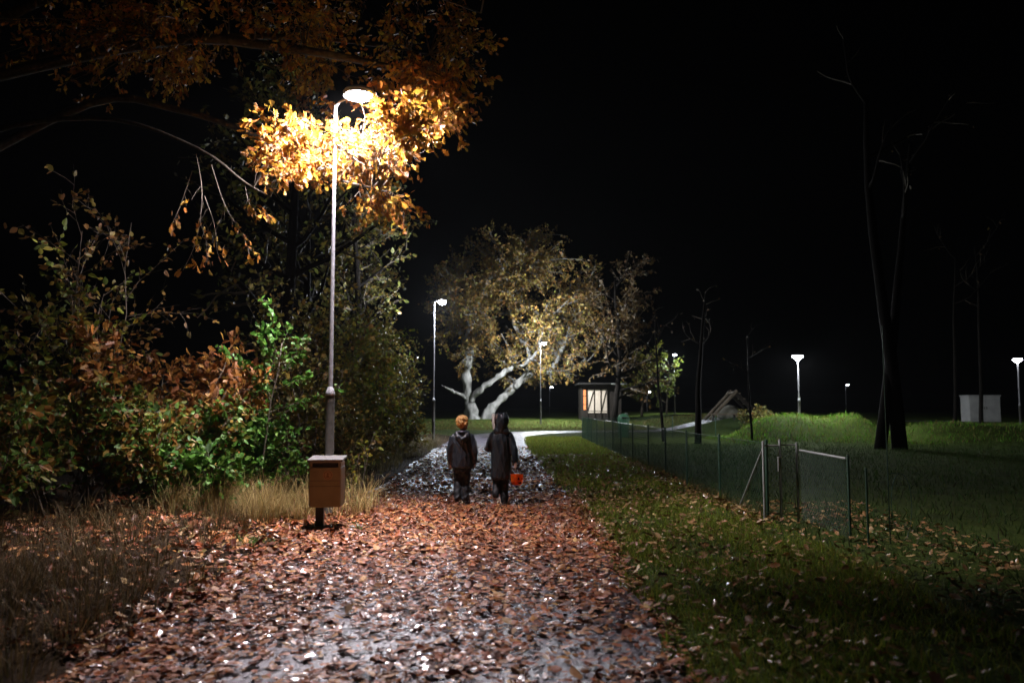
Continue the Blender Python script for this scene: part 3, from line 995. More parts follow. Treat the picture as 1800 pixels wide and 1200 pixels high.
# gate in a short panel facing the path
t = thing('wire_gate', 'narrow wire mesh gate with pale galvanised frame beside the leafy lawn', 'gate', (3.5, 11.05, 0))
for x, h_, m_ in ((3.44, 1.08, 'galv'), (3.67, 1.10, 'galv'), (3.90, 1.06, 'galv')):
    MB().lathe([(.017, -.04), (.017, h_), (.010, h_ + .015)], (x, 11.0, 0), 10).build('post', M[m_], t, True)
MB().tube([(3.458, 11.0, 1.03), (3.652, 11.0, 1.03)], .013, 8).build('top_rail', M['galv'], t, True)
MB().tube([(3.688, 11.0, 1.04), (3.882, 11.0, 1.04)], .010, 8).build('top_rail', M['galv'], t, True)
MB().tube([(3.458, 11.0, .14), (3.652, 11.0, .10)], .008, 8).build('bottom_rail', M['galv'], t, True)
MB().tube([(3.688, 11.0, .10), (3.882, 11.0, .10)], .008, 8).build('bottom_rail', M['galv'], t, True)
MB().bevbox((3.645, 10.975, .78), (.035, .03, .20), .006).build('latch', M['galv'], t)
wire_panel((3.46, 11.01), (3.88, 11.01), 1.02, .06, .002, .10).build('wire_mesh', M['green_wire'], t)

t = thing('fence_rail', 'pale horizontal tube rail with mesh running on past the gate', 'fence', (3.93, 9.3, 0))
MB().tube([(3.93, 10.95, .97), (3.92, 9.42, .955)], .014, 10).build('rail', M['galv'], t, True)
MB().lathe([(.015, -.05), (.015, .98), (.010, 1.0)], (3.92, 9.38, 0), 10).build('post', M['green_post'], t, True)
MB().lathe([(.012, -.05), (.012, .86), (.008, .88)], (3.96, 9.0, 0), 10).build('post', M['green_post'], t, True)
w = wire_panel((3.93, 10.95), (3.92, 9.42), .94, .07, .0022)
w.build('wire_mesh', M['green_wire'], t)
t = thing('wire_hoop', 'thin upright loop of wire hanging on a tall slim stake in the dark', 'wire loop', (4.32, 9.25, 0))
MB().lathe([(.007, -.05), (.006, 1.5), (.004, 2.5)], (4.32, 9.25, 0), 8).build('stake', M['green_post'], t, True)
lp = [(4.45 + .115 * math.sin(a) * (1 + .1 * math.cos(a)), 9.22, .42 + .38 * math.cos(a) * 1.0) for a in np.linspace(.0, 6.283, 34)]
lp = [(4.33, 9.24, .80)] + lp
MB().tube(lp, .004, 6).build('loop', M['green_wire'], t, True)

# ------------------------------------------------------------------ half-timbered hut
M['cream'] = noisy('cream_panel', (.46, .38, .30), (.55, .46, .37), 3, (.7, .9), .1, 30, .3)
M['timber'] = noisy('dark_timber', (.010, .007, .005), (.022, .016, .011), 6, (.6, .8), .3, 40, .3, stretch=(1, 1, .3))
M['roof'] = noisy('dark_roof_felt', (.010, .009, .008), (.02, .018, .016), 8, (.9, 1.0), .4, 40, .3)
M['warm'] = emit('warm_window', (1.0, .35, .13), 1.6)
M['wood'] = noisy('weathered_wood', (.11, .085, .06), (.19, .15, .11), 5, (.6, .85), .3, 40, .3, stretch=(1, 1, .3))
ux, uy = 7.15, 66.5
uz = h1(ux, uy)
t = thing('timber_hut', 'small half-timbered hut with cream panels and a glowing orange doorway', 'hut', (ux, uy, uz))
W, D_, H_ = 4.6, 3.2, 3.0
MB().box((ux + .3, uy + D_ / 2, uz + H_ / 2 - .05), (W - 1.3, D_, H_ + .1)).build('wall', M['timber'], t)
fx0 = ux - 1.0
pan = [(-.62, .66), (-.02, .48), (.62, .60)]
for k, (cx_, w_) in enumerate(((fx0 + .42, .52), (fx0 + .98, .48), (fx0 + 1.52, .46))):
    MB().bevbox((cx_, uy - .03, uz + 1.72), (w_, .06, 1.78), .01).build('panel', M['cream'], t)
    MB().bevbox((cx_, uy - .03, uz + .72), (w_, .06, .12), .01).build('panel', M['cream'], t)
for x in (.12, .70, 1.255, 1.80):
    MB().bevbox((fx0 + x, uy - .05, uz + 1.4), (.075, .10, 2.6), .01).build('timber_post', M['timber'], t)
for x0, x1 in ((.16, .66), (1.29, 1.70)):
    MB().tube([(fx0 + x0, uy - .07, uz + .85), (fx0 + x1, uy - .07, uz + 2.5)], .045, 4).build('timber_brace', M['timber'], t)
MB().bevbox((fx0 + .96, uy - .055, uz + 2.66), (1.85, .11, .12), .01).build('timber_beam', M['timber'], t)
dr = MB().bevbox((fx0 - .10, uy - .02, uz + 1.75), (.20, .05, 1.65), .01).build('doorway', M['warm'], t)
for z in (1.35, 2.05):
    MB().bevbox((fx0 - .10, uy - .055, uz + z), (.21, .03, .05), .005).build('glazing_bar', M['timber'], dr)
y0, y1 = uy - .55, uy + D_ + .3
MB().bevbox((ux + .3, (y0 + y1) / 2, uz + 3.07), (3.9, y1 - y0, .14), .02).build('roof', M['roof'], t)
MB().bevbox((ux + 1.7, y0 - .05, uz + 3.05), (1.3, .06, .10), .01).build('gutter', M['galv'], t)

# ------------------------------------------------------------------ green dome-lidded bin, boulder, A-frame, cabinet
M['green_plastic'] = noisy('green_plastic', (.03, .11, .05), (.05, .15, .075), 6, (.4, .6), .1, 50, .5)
gx_, gy_ = 5.85, 42.0
t = thing('round_bin', 'round dark green bin with a domed lid behind the fence corner', 'bin', (gx_, gy_, 0))
MB().lathe([(.26, -.02), (.27, .0), (.30, .85), (.32, .87), (.32, .92), (.29, .93)], (gx_, gy_, 0), 24).build('drum', M['green_plastic'], t, True)
dl = MB().lathe([(.31, .93), (.32, .96), (.28, 1.10), (.17, 1.20), (.03, 1.23)], (gx_, gy_, 0), 24).build('lid', M['green_plastic'], t, True)
MB().bevbox((gx_, gy_ - .30, 1.02), (.26, .10, .10), .01).build('slot', M['black'], dl)
MB().tube([(gx_ + .08, gy_, 1.21), (gx_ + .1, gy_, 1.25), (gx_ + .2, gy_, 1.25), (gx_ + .22, gy_, 1.2)], .02, 8).build('lid_handle', M['galv'], dl, True)

ax, ay = 13.8, 50.0
az = h1(ax, ay)
t = thing('a_frame', 'wooden A-shaped climbing frame with leaning beams and low benches', 'climbing frame', (ax, ay, az))
for yy in (-.6, .6):
    MB().tube([(ax - 1.6, ay + yy, az - .05), (ax + .12, ay + yy, az + 1.75)], .11, 6).build('beam', M['wood'], t)
    MB().tube([(ax + 1.7, ay + yy, az - .05), (ax - .05, ay + yy + .12, az + 1.72)], .13, 6).build('beam', M['timber'], t)
for k in range(5):
    f = .12 + k * .19
    MB().bevbox((ax + 1.62 - 1.55 * f - .0, ay, az + .06 + 1.72 * f), (.16, 1.5, .05), .01).build('rung', M['wood'], t)
MB().tube([(ax - .1, ay - .75, az + 1.62), (ax - .1, ay + .75, az + 1.62)], .06, 8).build('ridge_pole', M['wood'], t, True)
for (x0, x1, z, yy) in ((-1.75, -.2, .30, -1.5), (.45, 1.5, .30, -1.5), (.6, 1.6, .08, -2.0)):
    b_ = MB().bevbox((ax + (x0 + x1) / 2, ay + yy, az + z), (x1 - x0, .28, .07), .01).build('bench_plank', M['wood'], t)
    for x in (x0 + .12, x1 - .12):
        MB().box((ax + x, ay + yy, az + z / 2 - .06), (.07, .2, z + .05)).build('leg', M['timber'], b_)
M['stone'] = noisy('grey_boulder', (.16, .15, .12), (.26, .25, .20), 3, (.7, .9), .8, 18, .3, bdist=.05)
bo = MB(); bo.ball((0, 0, .28), (.75, .55, .50), 18, 12)
bo.v = [(x * (1 + .10 * math.sin(7 * y + 3 * z)), y * (1 + .09 * math.sin(5 * x + 2)), z * (1 + .08 * math.sin(4 * x + 6 * y))) for x, y, z in bo.v]
o = bo.build('boulder', M['stone'], None, True)
o.location = (ax + .25, ay + 1.8, h1(ax + .25, ay + 1.8)); tag(o, 'rounded pale boulder lying behind the A-shaped climbing frame', 'boulder')

M['cab'] = noisy('pale_cabinet', (.26, .26, .26), (.36, .36, .35), 2, (.5, .7), .1, 30, .4)
qx, qy = 29.6, 50.5
qz = h1(qx, qy)
t = thing('utility_cabinet', 'pale grey flat-topped utility cabinet beyond the brown grass rise', 'cabinet', (qx, qy, qz))
MB().bevbox((qx, qy, qz + .78), (1.95, 1.0, 1.6), .02).build('body', M['cab'], t)
MB().bevbox((qx, qy, qz + 1.62), (2.05, 1.1, .08), .02).build('top', M['cab'], t)
for sx in (-1, 1):
    d_ = MB().bevbox((qx + sx * .475, qy - .51, qz + .80), (.92, .03, 1.42), .01).build('door', M['cab'], t)
    MB().bevbox((qx + sx * .08, qy - .54, qz + .85), (.03, .03, .16), .005).build('handle', M['bin_dark'], d_)

# ------------------------------------------------------------------ the oak over the lamp
OAK_COL = [(.44, .20, .022), (.38, .145, .02), (.48, .26, .03), (.30, .115, .02), (.50, .30, .04), (.24, .10, .025)]
root = thing('oak_tree', 'oak with orange leaves whose branches hang round the glowing lamp head', 'tree', (-11.2, 14.6, h1(-11.2, 14.6)))
P = Plant(11)
sp = dict(segs=[6, 6, 5, 4], wander=[.05, .08, .14, .2], up=[.03, .0, -.02, -.05], kids=[0, 0, 8, 0], t0=[.3, .3, .2, .2], angle=[50, 50, 55, 50], len=[2, 1.0, .42, .3], leaf_from=3, leaf_m=19, leaf_t0=.2)
P.tubes[0] = [([Vector(p) for p in ((-11.2, 14.6, -.1), (-11.15, 14.55, .3), (-11.0, 14.5, 2.0), (-10.95, 14.5, 4.0), (-10.8, 14.4, 6.0), (-10.6, 14.3, 8.0), (-10.7, 14.5, 11.0))], [.50, .42, .34, .30, .27, .22, .10])]


def lim(pts, r, re):
    P.tubes.setdefault(1, []).append(([Vector(p) for p in catmull(pts, 4)], list(np.linspace(r, re, (len(pts) - 1) * 4 + 1))))


lim([(-10.8, 14.4, 5.6), (-7.5, 13.7, 6.9), (-5.82, 13.2, 6.63), (-4.31, 12.8, 6.04), (-3.68, 12.6, 5.50), (-2.75, 12.4, 5.15), (-2.1, 12.35, 4.98)], .085, .015)
lim([(-10.75, 14.4, 6.2), (-8.6, 13.4, 6.4), (-6.47, 12.6, 6.21), (-4.83, 12.0, 5.52), (-4.04, 11.8, 4.94), (-3.65, 11.8, 4.72)], .055, .008)
lim([(-10.65, 14.3, 7.4), (-6.2, 13.6, 8.0), (-4.0, 13.2, 7.7), (-2.4, 12.9, 7.3), (-1.2, 12.7, 6.9), (-.7, 12.6, 6.5)], .12, .015)
lim([(-10.6, 14.3, 8.2), (-6.4, 13.0, 9.2), (-4.4, 12.3, 9.0), (-2.4, 12.2, 8.5), (-.5, 12.4, 7.9)], .11, .012)
lim([(-10.6, 14.4, 7.8), (-6.4, 15.2, 8.8), (-3.8, 15.4, 8.9), (-1.6, 15.0, 8.4)], .11, .012)
rng = np.random.RandomState(5)


def feeder(lims, target, r=.012, sag=.15, sp_=None, lvl=2):
    """a branch leaving the nearest point of a limb and ending at target"""
    best = min(((Vector(q) - Vector(target)).length * (1 + .15 * rng.rand()), li, i) for li in lims for i, q in enumerate(P.tubes[1][li][0][4:]))
    q = P.tubes[1][best[1]][0][4:][best[2]]
    tv = Vector(target)
    mid = q.lerp(tv, .5) + Vector((rng.randn() * .12, rng.randn() * .12, rng.randn() * .08 + sag))
    pts = [q, q.lerp(mid, .55) + Vector((0, 0, sag * .3)), mid, mid.lerp(tv, .55) + Vector((rng.randn() * .05, rng.randn() * .05, .02)), tv]
    P.limb(pts, r, lvl, sp_ or sp, .004)


for k in range(46):                   # the curtain of leaves just behind and beside the lamp
    u = rng.rand(3)
    x = -3.5 + 2.2 * u[0]
    zlo = 4.75 + .35 * abs(u[0] - .72) * 2 + (.15 if x > -2.3 else 0)
    z = zlo + (6.45 - zlo) * u[2]
    y = (11.62 if x < -2.3 else 11.95) + 1.3 * u[1] ** 1.3
    if k % 12 == 0: y = 10.9 + .3 * u[1]
    feeder((0, 2), (x, y, z))
sp_s = dict(sp, leaf_m=32)
for k in range(36):                   # leaves added forward on the path side, blocking lamp light to the lawn
    u = rng.rand(3)
    if k < 25: feeder((0, 2), (-1.8 + .7 * u[0], 9.85 + .5 * u[1], 5.05 + .5 * u[2]), .010, .15, sp_s)
    else: feeder((0, 2), (-1.45 + .45 * u[0], 10.8 + .9 * u[1], 5.6 + .5 * u[2]), .010, .15, sp_s)
for k in range(7):                    # leaves added round the lamp head; burnt out, they stand in for glare
    u = rng.rand(3)
    feeder((0, 2), (-2.95 + 1.4 * u[0], 11.35 + .5 * u[1], 5.85 + .75 * u[2]), .009)
for k in range(5):                    # flank on the wood side, added to shade the upper thicket
    u = rng.rand(3)
    feeder((0, 1), (-3.5 + .5 * u[0], 10.8 + .8 * u[1], 5.4 + .45 * u[2]), .010, .15, sp_s)
for k in range(16):                   # spray added before the lamp, wood side, to darken the near bank
    u = rng.rand(3)
    feeder((0, 1), (-2.95 + .75 * u[0], 10.05 + .85 * u[1], 4.98 + .35 * u[2]), .009, .15, sp_s)
for k in range(9):                    # ragged tips hanging below
    u = rng.rand(3)
    feeder((0,), (-2.5 + .9 * u[0], 12.7 + .5 * u[1], 4.5 + .35 * u[2]), .009, .1)
for k in range(12):
    feeder((2,), (-1.9 + 1.2 * rng.rand(), 12.1 + 1.0 * rng.rand(), 6.0 + .8 * rng.rand()))
nlow = len(P.leaf)
# hanging twigs left of the pole
sp_d = dict(sp, kids=[0, 0, 6, 0], len=[2, 1, .30, .3], leaf_m=22, angle=[50, 50, 40, 40], up=[0, 0, -.05, -.15])
for pts in ([(-4.87, 12, 5.45), (-4.72, 11.9, 4.8), (-4.78, 11.9, 4.09), (-4.97, 11.9, 3.61)], [(-4.59, 11.9, 5.24), (-4.37, 11.9, 4.62), (-4.1, 11.9, 4.18), (-3.96, 11.9, 3.83)],
            [(-4.92, 12, 5.18), (-5.08, 12, 4.65), (-5.22, 12, 4.29)], [(-4.04, 11.8, 4.94), (-3.95, 11.8, 4.59), (-3.69, 11.8, 4.46)],
            [(-4.68, 11.9, 4.75), (-4.5, 11.85, 4.3), (-4.42, 11.8, 3.85)], [(-4.75, 11.9, 4.4), (-4.6, 11.8, 4.05), (-4.55, 11.75, 3.7)]):
    n0 = len(P.leaf)
    c_ = [Vector(q) for q in catmull(pts, 4)]
    P.limb(c_, .009, 2, sp_d, .003)
    # the upper half hangs bare
    zmid = pts[0][2] * .45 + pts[-1][2] * .55
    P.leaf[n0:] = [l for l in P.leaf[n0:] if l[0].z < zmid]
nmid = len(P.leaf)
sp_c = dict(sp, kids=[0, 0, 9, 0], len=[2, 1.2, .55, .4], leaf_m=24)
for k in range(150):                  # canopy overhead
    u = rng.rand(3)
    x = -9.5 + 9.2 * u[0]
    feeder((2, 3, 4), (x, 11.4 + 4.6 * u[1], 7.3 + 2.6 * u[2] ** 1.1 + .05 * abs(x + 4)), .016, .2, sp_c)
P.wood(root, M['bark'], M['twig'])
pos, d, nr, sz = P.leaves(.102, .55, 7, .75, .03, .15)
hd_ = np.array([-2.22, 11.2, 6.0])
ok = np.linalg.norm(pos - hd_, axis=1) > .25
# leaves cut out along the lamp's rays to shape the lit area below
tt = np.where(pos[:, 2] < hd_[2] - .05, (hd_[2] - 1.0) / np.maximum(hd_[2] - pos[:, 2], .05), 0)
gx_l = hd_[0] + (pos[:, 0] - hd_[0]) * tt; gy_l = hd_[1] + (pos[:, 1] - hd_[1]) * tt
lit = (tt > 0) & (((gx_l > -5.4) & (gx_l < 4.3) & (gy_l > 7.7) & (gy_l < np.where((gx_l > -2.2) & (gx_l < 1.2), 13.7, 13.1))) | ((gx_l > -1.5) & (gx_l < 1.0) & (gy_l > 3.8) & (gy_l <= 8.2)))
ok &= ~(lit & (np.arange(len(pos)) % 14 > 0))
pole_ok = ~((np.abs(pos[:, 0] + 2.63) < .10) & (pos[:, 1] < 11.6) & (np.arange(len(pos)) % 3 > 0))
ok &= pole_ok
foliage(root, 'oak', T_OAK, pos[ok], d[ok], nr[ok], sz[ok], OAK_COL, 1001, 300)

# ------------------------------------------------------------------ the big pale oak by the far bend
root = thing('oak_tree', 'huge spreading oak with pale forked limbs lit by lamps at the path bend', 'tree', (-3.1, 69.5, h1(-3.1, 69.5)))
P = Plant(21)
rng = np.random.RandomState(8)
spf = dict(segs=[5, 5, 5, 4], wander=[.1, .1, .16, .2], up=[.05, .05, .04, .0], kids=[0, 0, 6, 0], t0=[.3, .3, .15, .2], angle=[50, 50, 50, 50], len=[3, 3, 1.5, 1], leaf_from=3, leaf_m=14, leaf_t0=.1)


def tilt(pts, y0, dy, ph):
    return [(x * 1.05, 3.5 + y0 + dy * i / (len(pts) - 1) + .4 * math.sin(i * 1.3 + ph), z * 1.05 if i else z) for i, (x, z) in enumerate(pts)]


LB = [tilt([(-3.19, .1), (-3.52, 1.6), (-3.67, 2.77), (-3.77, 4.42), (-3.5, 6.07), (-3.69, 7.49), (-3.32, 9.4), (-2.57, 11.55), (-1.43, 12.76), (.24, 13.96), (1.19, 15.17)], 66, 1.0, 0),
      tilt([(-3.67, 2.3), (-4.47, 2.68), (-5.1, 2.95), (-5.7, 3.35)], 66.1, -1.5, 1),
      tilt([(-3.39, 2.2), (-2.59, 2.96), (-1.41, 3.8), (-.33, 4.56), (1.18, 5.2), (2.13, 6.3), (2.5, 8.2)], 65.9, -1.2, 2),
      tilt([(-2.55, .1), (-1.32, 1.74), (-.24, 2.77), (.71, 3.7), (2.12, 4.3), (3.54, 5.1), (4.25, 6.51), (4.98, 8.45), (5.47, 10.83)], 66.6, .8, 3),
      tilt([(.3, 3.3), (1.45, 4.9), (1.18, 6.54), (.24, 8.45), (-.14, 9.88), (.24, 11.79), (1.67, 13.48)], 66.8, -1.0, 4),
      tilt([(2.83, 4.6), (4.71, 4.5), (6.3, 5.3), (7.4, 6.6)], 66.9, -1, 5),
      tilt([(-3.6, 6.6), (-4.6, 8.2), (-5.0, 10.0), (-4.4, 12.2)], 66.3, 1.5, 1.5)]
RB = [(.45, .11), (.22, .05), (.31, .08), (.37, .09), (.25, .06), (.19, .05), (.20, .05)]
for k, (pts, (r0, r1)) in enumerate(zip(LB, RB)):
    cpts = catmull(pts, 7)
    rr_ = np.linspace(r0, r1, len(cpts))
    rr_ = rr_ * (1 + .06 * rng.randn(len(rr_)) + .07 * np.sin(np.arange(len(rr_)) * 1.1 + k))
    if k in (0, 3): rr_[:8] *= np.linspace(1.8, 1.0, 8)
    P.tubes.setdefault(0 if k in (0, 3) else 1, []).append(([Vector(q) for q in cpts], list(rr_)))
ALL = [q for l in P.tubes.values() for pts, rad in l for q in pts[6:]]
for k in range(300):
    while True:
        u = rng.uniform(-1, 1, 3)
        rr_ = np.linalg.norm(u)
        if .35 < rr_ < 1: break
    tv = Vector((.4 + 7.9 * u[0], 69.5 + 4.6 * u[1], 10.5 + 7.6 * u[2]))
    if tv.z < 3.8 or (tv.z < 5.4 and -3.5 < tv.x < 1.6 and tv.y < 70): continue
    q = min(ALL, key=lambda a: (a - tv).length * (1 + .2 * rng.rand()))
    mid = q.lerp(tv, .5) + Vector((rng.randn() * .4, rng.randn() * .4, rng.randn() * .3 + .2))
    P.limb([q, q.lerp(mid, .6) + Vector((0, 0, .12)), mid, mid.lerp(tv, .6), tv], .075, 2, spf, .018)
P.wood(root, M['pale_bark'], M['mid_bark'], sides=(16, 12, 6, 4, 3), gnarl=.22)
pos, d, nr, sz = P.leaves(.27, .3, 9, .9, .12, .3)
FOAK = [(.27, .18, .045), (.33, .23, .055), (.20, .12, .032), (.20, .17, .04), (.27, .14, .035), (.15, .10, .03)]
BROWN = [(.09, .055, .018), (.12, .075, .022), (.07, .04, .015)]
foliage(root, 'lo', T_LO, pos, d, nr, sz, FOAK, 2001, 0)

# ------------------------------------------------------------------ shrubs and saplings along the left edge
GREEN = [(.075, .20, .025), (.10, .24, .035), (.055, .16, .025), (.13, .25, .04)]
YGREEN = [(.22, .24, .035), (.15, .19, .03), (.28, .23, .035), (.10, .14, .03), (.20, .13, .03)]
BEECH = [(.20, .10, .03), (.15, .07, .022), (.24, .14, .035), (.17, .13, .03)]
ORANGE = [(.34, .15, .035), (.27, .105, .028), (.40, .21, .045), (.20, .085, .03)]
MIXED = [(.10, .20, .03), (.18, .19, .035), (.28, .19, .04), (.07, .14, .025), (.24, .11, .03)]
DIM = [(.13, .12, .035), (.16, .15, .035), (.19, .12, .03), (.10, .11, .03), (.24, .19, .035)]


def shrub(name, label, base, stems, H, spread, leafsize, cols, seed, temps=T_OVA, kind='ova', single=0, lean=(0, 0), leaf_m=30, twig=.42, kids=(9, 7), group=None, droop=.25, flat=.5, t0=.25, r=.016, cat='shrub'):
    x, y = base
    root = thing(name, label, cat, (x, y, h1(x, y)), 0, group)
    P = Plant(seed)
    sp = dict(segs=[6, 4, 3], wander=[.09, .16, .2], up=[.04, .03, -.02], kids=[kids[0], kids[1], 0], t0=[t0, .15, .1], angle=[52, 50, 45], len=[H * .34, twig, .2], leaf_from=1, leaf_m=leaf_m, leaf_t0=.2)
    for k in range(stems):
        a = P.rng.uniform(0, 6.283)
        f = spread * P.rng.uniform(.2, 1)
        p = (x + .22 * f * math.cos(a), y + .22 * f * math.sin(a), h1(x, y) - .05)
        dr = Vector((math.cos(a) * f + lean[0], math.sin(a) * f + lean[1], H))
        P.grow(p, dr, H * P.rng.uniform(.65, 1.08), r * P.rng.uniform(.7, 1.2), 0, sp)
    P.wood(root, M['twig'], M['twig'], ('stem', None, 'twigs'), (6, 4, 3, 3, 3))
    pos, d, nr, sz = P.leaves(leafsize, droop, seed, .7, .02, flat)
    ok = ~((np.abs(pos[:, 0] + 2.63) < .12) & (np.abs(pos[:, 1] - 11.55) < .15))
    gz = hgt(pos[:, 0], pos[:, 1]); ok &= pos[:, 2] > gz + .03
    foliage(root, kind, temps, pos[ok], d[ok], nr[ok], sz[ok], cols, seed * 1000, single)
    return root


shrub('elm_shrub', 'bright green leafy shrub beside the lamp post, below a tall shoot', (-3.75, 12.2), 5, 1.5, .75, .072, GREEN, 31, single=300, leaf_m=26)
P_ = shrub('elm_sapling', 'single tall green shoot rising above the bright green shrub', (-3.62, 11.9), 1, 3.3, .05, .075, GREEN, 32, single=200, leaf_m=34, twig=.2, kids=(14, 2), t0=.55, cat='sapling')
shrub('oak_sapling', 'young oak with rusty orange leaves spreading over the green undergrowth', (-5.35, 12.3), 5, 2.45, .9, .125, ORANGE, 33, T_OAK, 'oak', 300, (.75, -.1), 15, .5, (8, 6), t0=.6)
shrub('hazel_bush', 'low bushy hazel with broad green and yellow leaves behind the dry grass', (-5.0, 11.5), 8, 1.55, 1.15, .088, MIXED, 34, single=300, leaf_m=18)
shrub('hazel_bush', 'round-leaved green bramble bush at the foot of the rusty oak', (-4.35, 11.75), 6, 1.15, .9, .085, GREEN, 35, single=300, leaf_m=19)
shrub('hazel_shrub', 'tall yellow-green hazel standing among the dark orange beech twigs', (-6.3, 12.0), 6, 3.6, .8, .095, YGREEN, 36, single=300, leaf_m=9, twig=.5, kids=(9, 6))
shrub('beech_sapling', 'tall thin beech with dark orange leaves rising above the hazel', (-6.6, 12.6), 3, 4.7, .6, .085, BEECH, 37, single=250, leaf_m=8, twig=.5, kids=(10, 6), t0=.4)
shrub('hazel_bush', 'dense dark leafy bush at the shadowed outer end of the thicket', (-7.3, 11.2), 7, 2.6, 1.2, .088, MIXED, 38, single=300, leaf_m=15)
shrub('hazel_bush', 'low green-leaved bush in front of the tall yellow-green hazel', (-6.1, 10.9), 7, 1.7, 1.2, .085, MIXED, 39, single=300, leaf_m=16)
shrub('elm_sapling', 'small sapling with a few yellow-green leaves just behind the lamp post', (-2.45, 12.55), 2, 1.35, .35, .075, YGREEN, 40, single=60, leaf_m=11, kids=(5, 2), twig=.3, cat='sapling')
shrub('hazel_bush', 'leafy bush at the shaded woodland edge nearest the open foreground', (-6.4, 8.9), 6, 1.5, 1.1, .085, MIXED, 60, single=200, leaf_m=14)
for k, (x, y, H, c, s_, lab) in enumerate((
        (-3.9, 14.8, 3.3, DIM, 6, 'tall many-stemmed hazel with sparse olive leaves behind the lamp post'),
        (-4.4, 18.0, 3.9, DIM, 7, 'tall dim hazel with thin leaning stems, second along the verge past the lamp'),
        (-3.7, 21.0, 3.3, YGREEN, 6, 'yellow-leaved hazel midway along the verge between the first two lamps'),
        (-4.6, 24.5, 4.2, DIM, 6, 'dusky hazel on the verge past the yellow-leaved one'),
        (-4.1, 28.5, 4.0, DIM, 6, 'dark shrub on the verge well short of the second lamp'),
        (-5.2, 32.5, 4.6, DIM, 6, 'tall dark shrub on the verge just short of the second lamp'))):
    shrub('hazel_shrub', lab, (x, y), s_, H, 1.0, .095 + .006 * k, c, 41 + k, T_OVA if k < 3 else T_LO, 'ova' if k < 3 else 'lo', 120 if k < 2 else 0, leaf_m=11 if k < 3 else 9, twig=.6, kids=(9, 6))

for k, (x, y, H, lab) in enumerate(((-3.45, 15.6, 1.2, 'low dark bramble under the first olive hazel behind the lamp post'), (-4.3, 17.2, 1.5, 'broad low bramble at the foot of the second hazel'),
        (-3.6, 19.2, 1.3, 'low bramble between the second hazel and the yellow-leaved one'), (-4.0, 23.0, 1.5, 'low tangled bramble past the yellow-leaved hazel'),
        (-3.9, 26.5, 1.4, 'low bramble fringed with pale grass halfway to the second lamp'), (-5.2, 14.2, 1.8, 'leafy bramble behind the bright green shrub'), (-5.6, 20.5, 2.0, 'tall bramble mass in the dark behind the hazels'))):
    shrub('bramble_bush', lab, (x, y), 9, H, 1.3, .085, DIM, 71 + k, T_OVA, 'ova', 0, leaf_m=15, twig=.45, kids=(8, 6), t0=.1)

# ------------------------------------------------------------------ background trees
def tree(name, label, x, y, H, r, crown, cols, seed, leaf_m=9, size=.2, t0=.35, lean=(0, 0), kids=(9, 6), group=None, bark='bark', lenf=.34):
    z = h1(x, y)
    root = thing(name, label, 'tree', (x, y, z), 0, group)
    P = Plant(seed)
    sp = dict(segs=[8, 6, 4], wander=[.04, .12, .18], up=[.05, .05, .0], kids=[kids[0], kids[1], 0], t0=[t0, .2, .1], angle=[58, 50, 45], len=[H * lenf, crown, .4], leaf_from=2, leaf_m=leaf_m, leaf_t0=.1)
    P.grow((x, y, z - .1), (lean[0], lean[1], 1), H, r, 0, sp)
    P.wood(root, M[bark], M['twig'], sides=(8, 6, 4, 3, 3))
    if P.leaf:
        pos, d, nr, sz = P.leaves(size, .3, seed, .9, .08, .3)
        foliage(root, 'lo', T_LO, pos, d, nr, sz, cols, seed * 1000, 0)
    return root


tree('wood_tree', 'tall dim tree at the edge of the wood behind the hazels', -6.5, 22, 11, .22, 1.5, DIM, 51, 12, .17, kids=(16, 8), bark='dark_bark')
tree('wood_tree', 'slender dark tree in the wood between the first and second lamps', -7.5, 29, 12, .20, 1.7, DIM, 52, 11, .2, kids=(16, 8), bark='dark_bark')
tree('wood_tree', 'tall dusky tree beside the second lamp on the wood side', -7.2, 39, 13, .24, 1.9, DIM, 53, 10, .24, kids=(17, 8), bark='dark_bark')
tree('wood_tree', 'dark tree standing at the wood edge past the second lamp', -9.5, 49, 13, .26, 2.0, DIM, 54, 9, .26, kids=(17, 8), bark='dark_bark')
tree('brown_tree', 'brown-leaved tree spreading over the roof of the timber hut', 8.3, 64.8, 12, .26, 2.2, BROWN, 55, 10, .28, .16, kids=(22, 9), bark='dark_bark')
tree('maple_tree', 'small yellow-green tree lit by the distant narrow lamp', 12.4, 76.5, 6.2, .12, 1.0, [(.20, .20, .03), (.15, .17, .03), (.22, .20, .04)], 56, 14, .26, .15, kids=(14, 8))
tree('maple_tree', 'small green tree standing closest to the distant narrow lamp', 14.9, 77.0, 5.2, .10, .9, [(.12, .16, .03), (.15, .18, .03)], 57, 12, .25, .2, kids=(12, 7))
tree('young_tree', 'young bare-stemmed tree behind the fence, closest to the timber hut', 6.9, 36.5, 6.0, .075, .9, BROWN, 61, 2, .11, .6, kids=(4, 3), bark='dark_bark')
tree('young_tree', 'young dark-stemmed tree standing beside the climbing frame', 8.0, 34.5, 6.2, .16, .9, BROWN, 62, 2, .11, .6, kids=(4, 3), bark='dark_bark')
tree('young_tree', 'thin sapling trunk at the foot of the green grass mound', 10.25, 34.2, 4.6, .06, .7, BROWN, 63, 2, .11, .6, kids=(3, 3), bark='dark_bark')
tree('park_tree', 'thick dark trunk leaning in front of the grass mound', 13.75, 30.0, 12.5, .24, 1.4, BROWN, 64, 1, .14, .72, (.22, 0), (3, 3), None, 'dark_bark')
tree('park_tree', 'thick dark upright trunk growing against its leaning neighbour', 14.55, 30.1, 13.5, .30, 1.4, BROWN, 65, 1, .14, .72, (-.02, 0), (3, 3), None, 'dark_bark')
tree('park_tree', 'slim dark trunk standing in front of the pale utility cabinet', 24.6, 42.0, 10, .12, 1.2, BROWN, 66, 1, .14, .7, (0, 0), (3, 3), None, 'dark_bark')
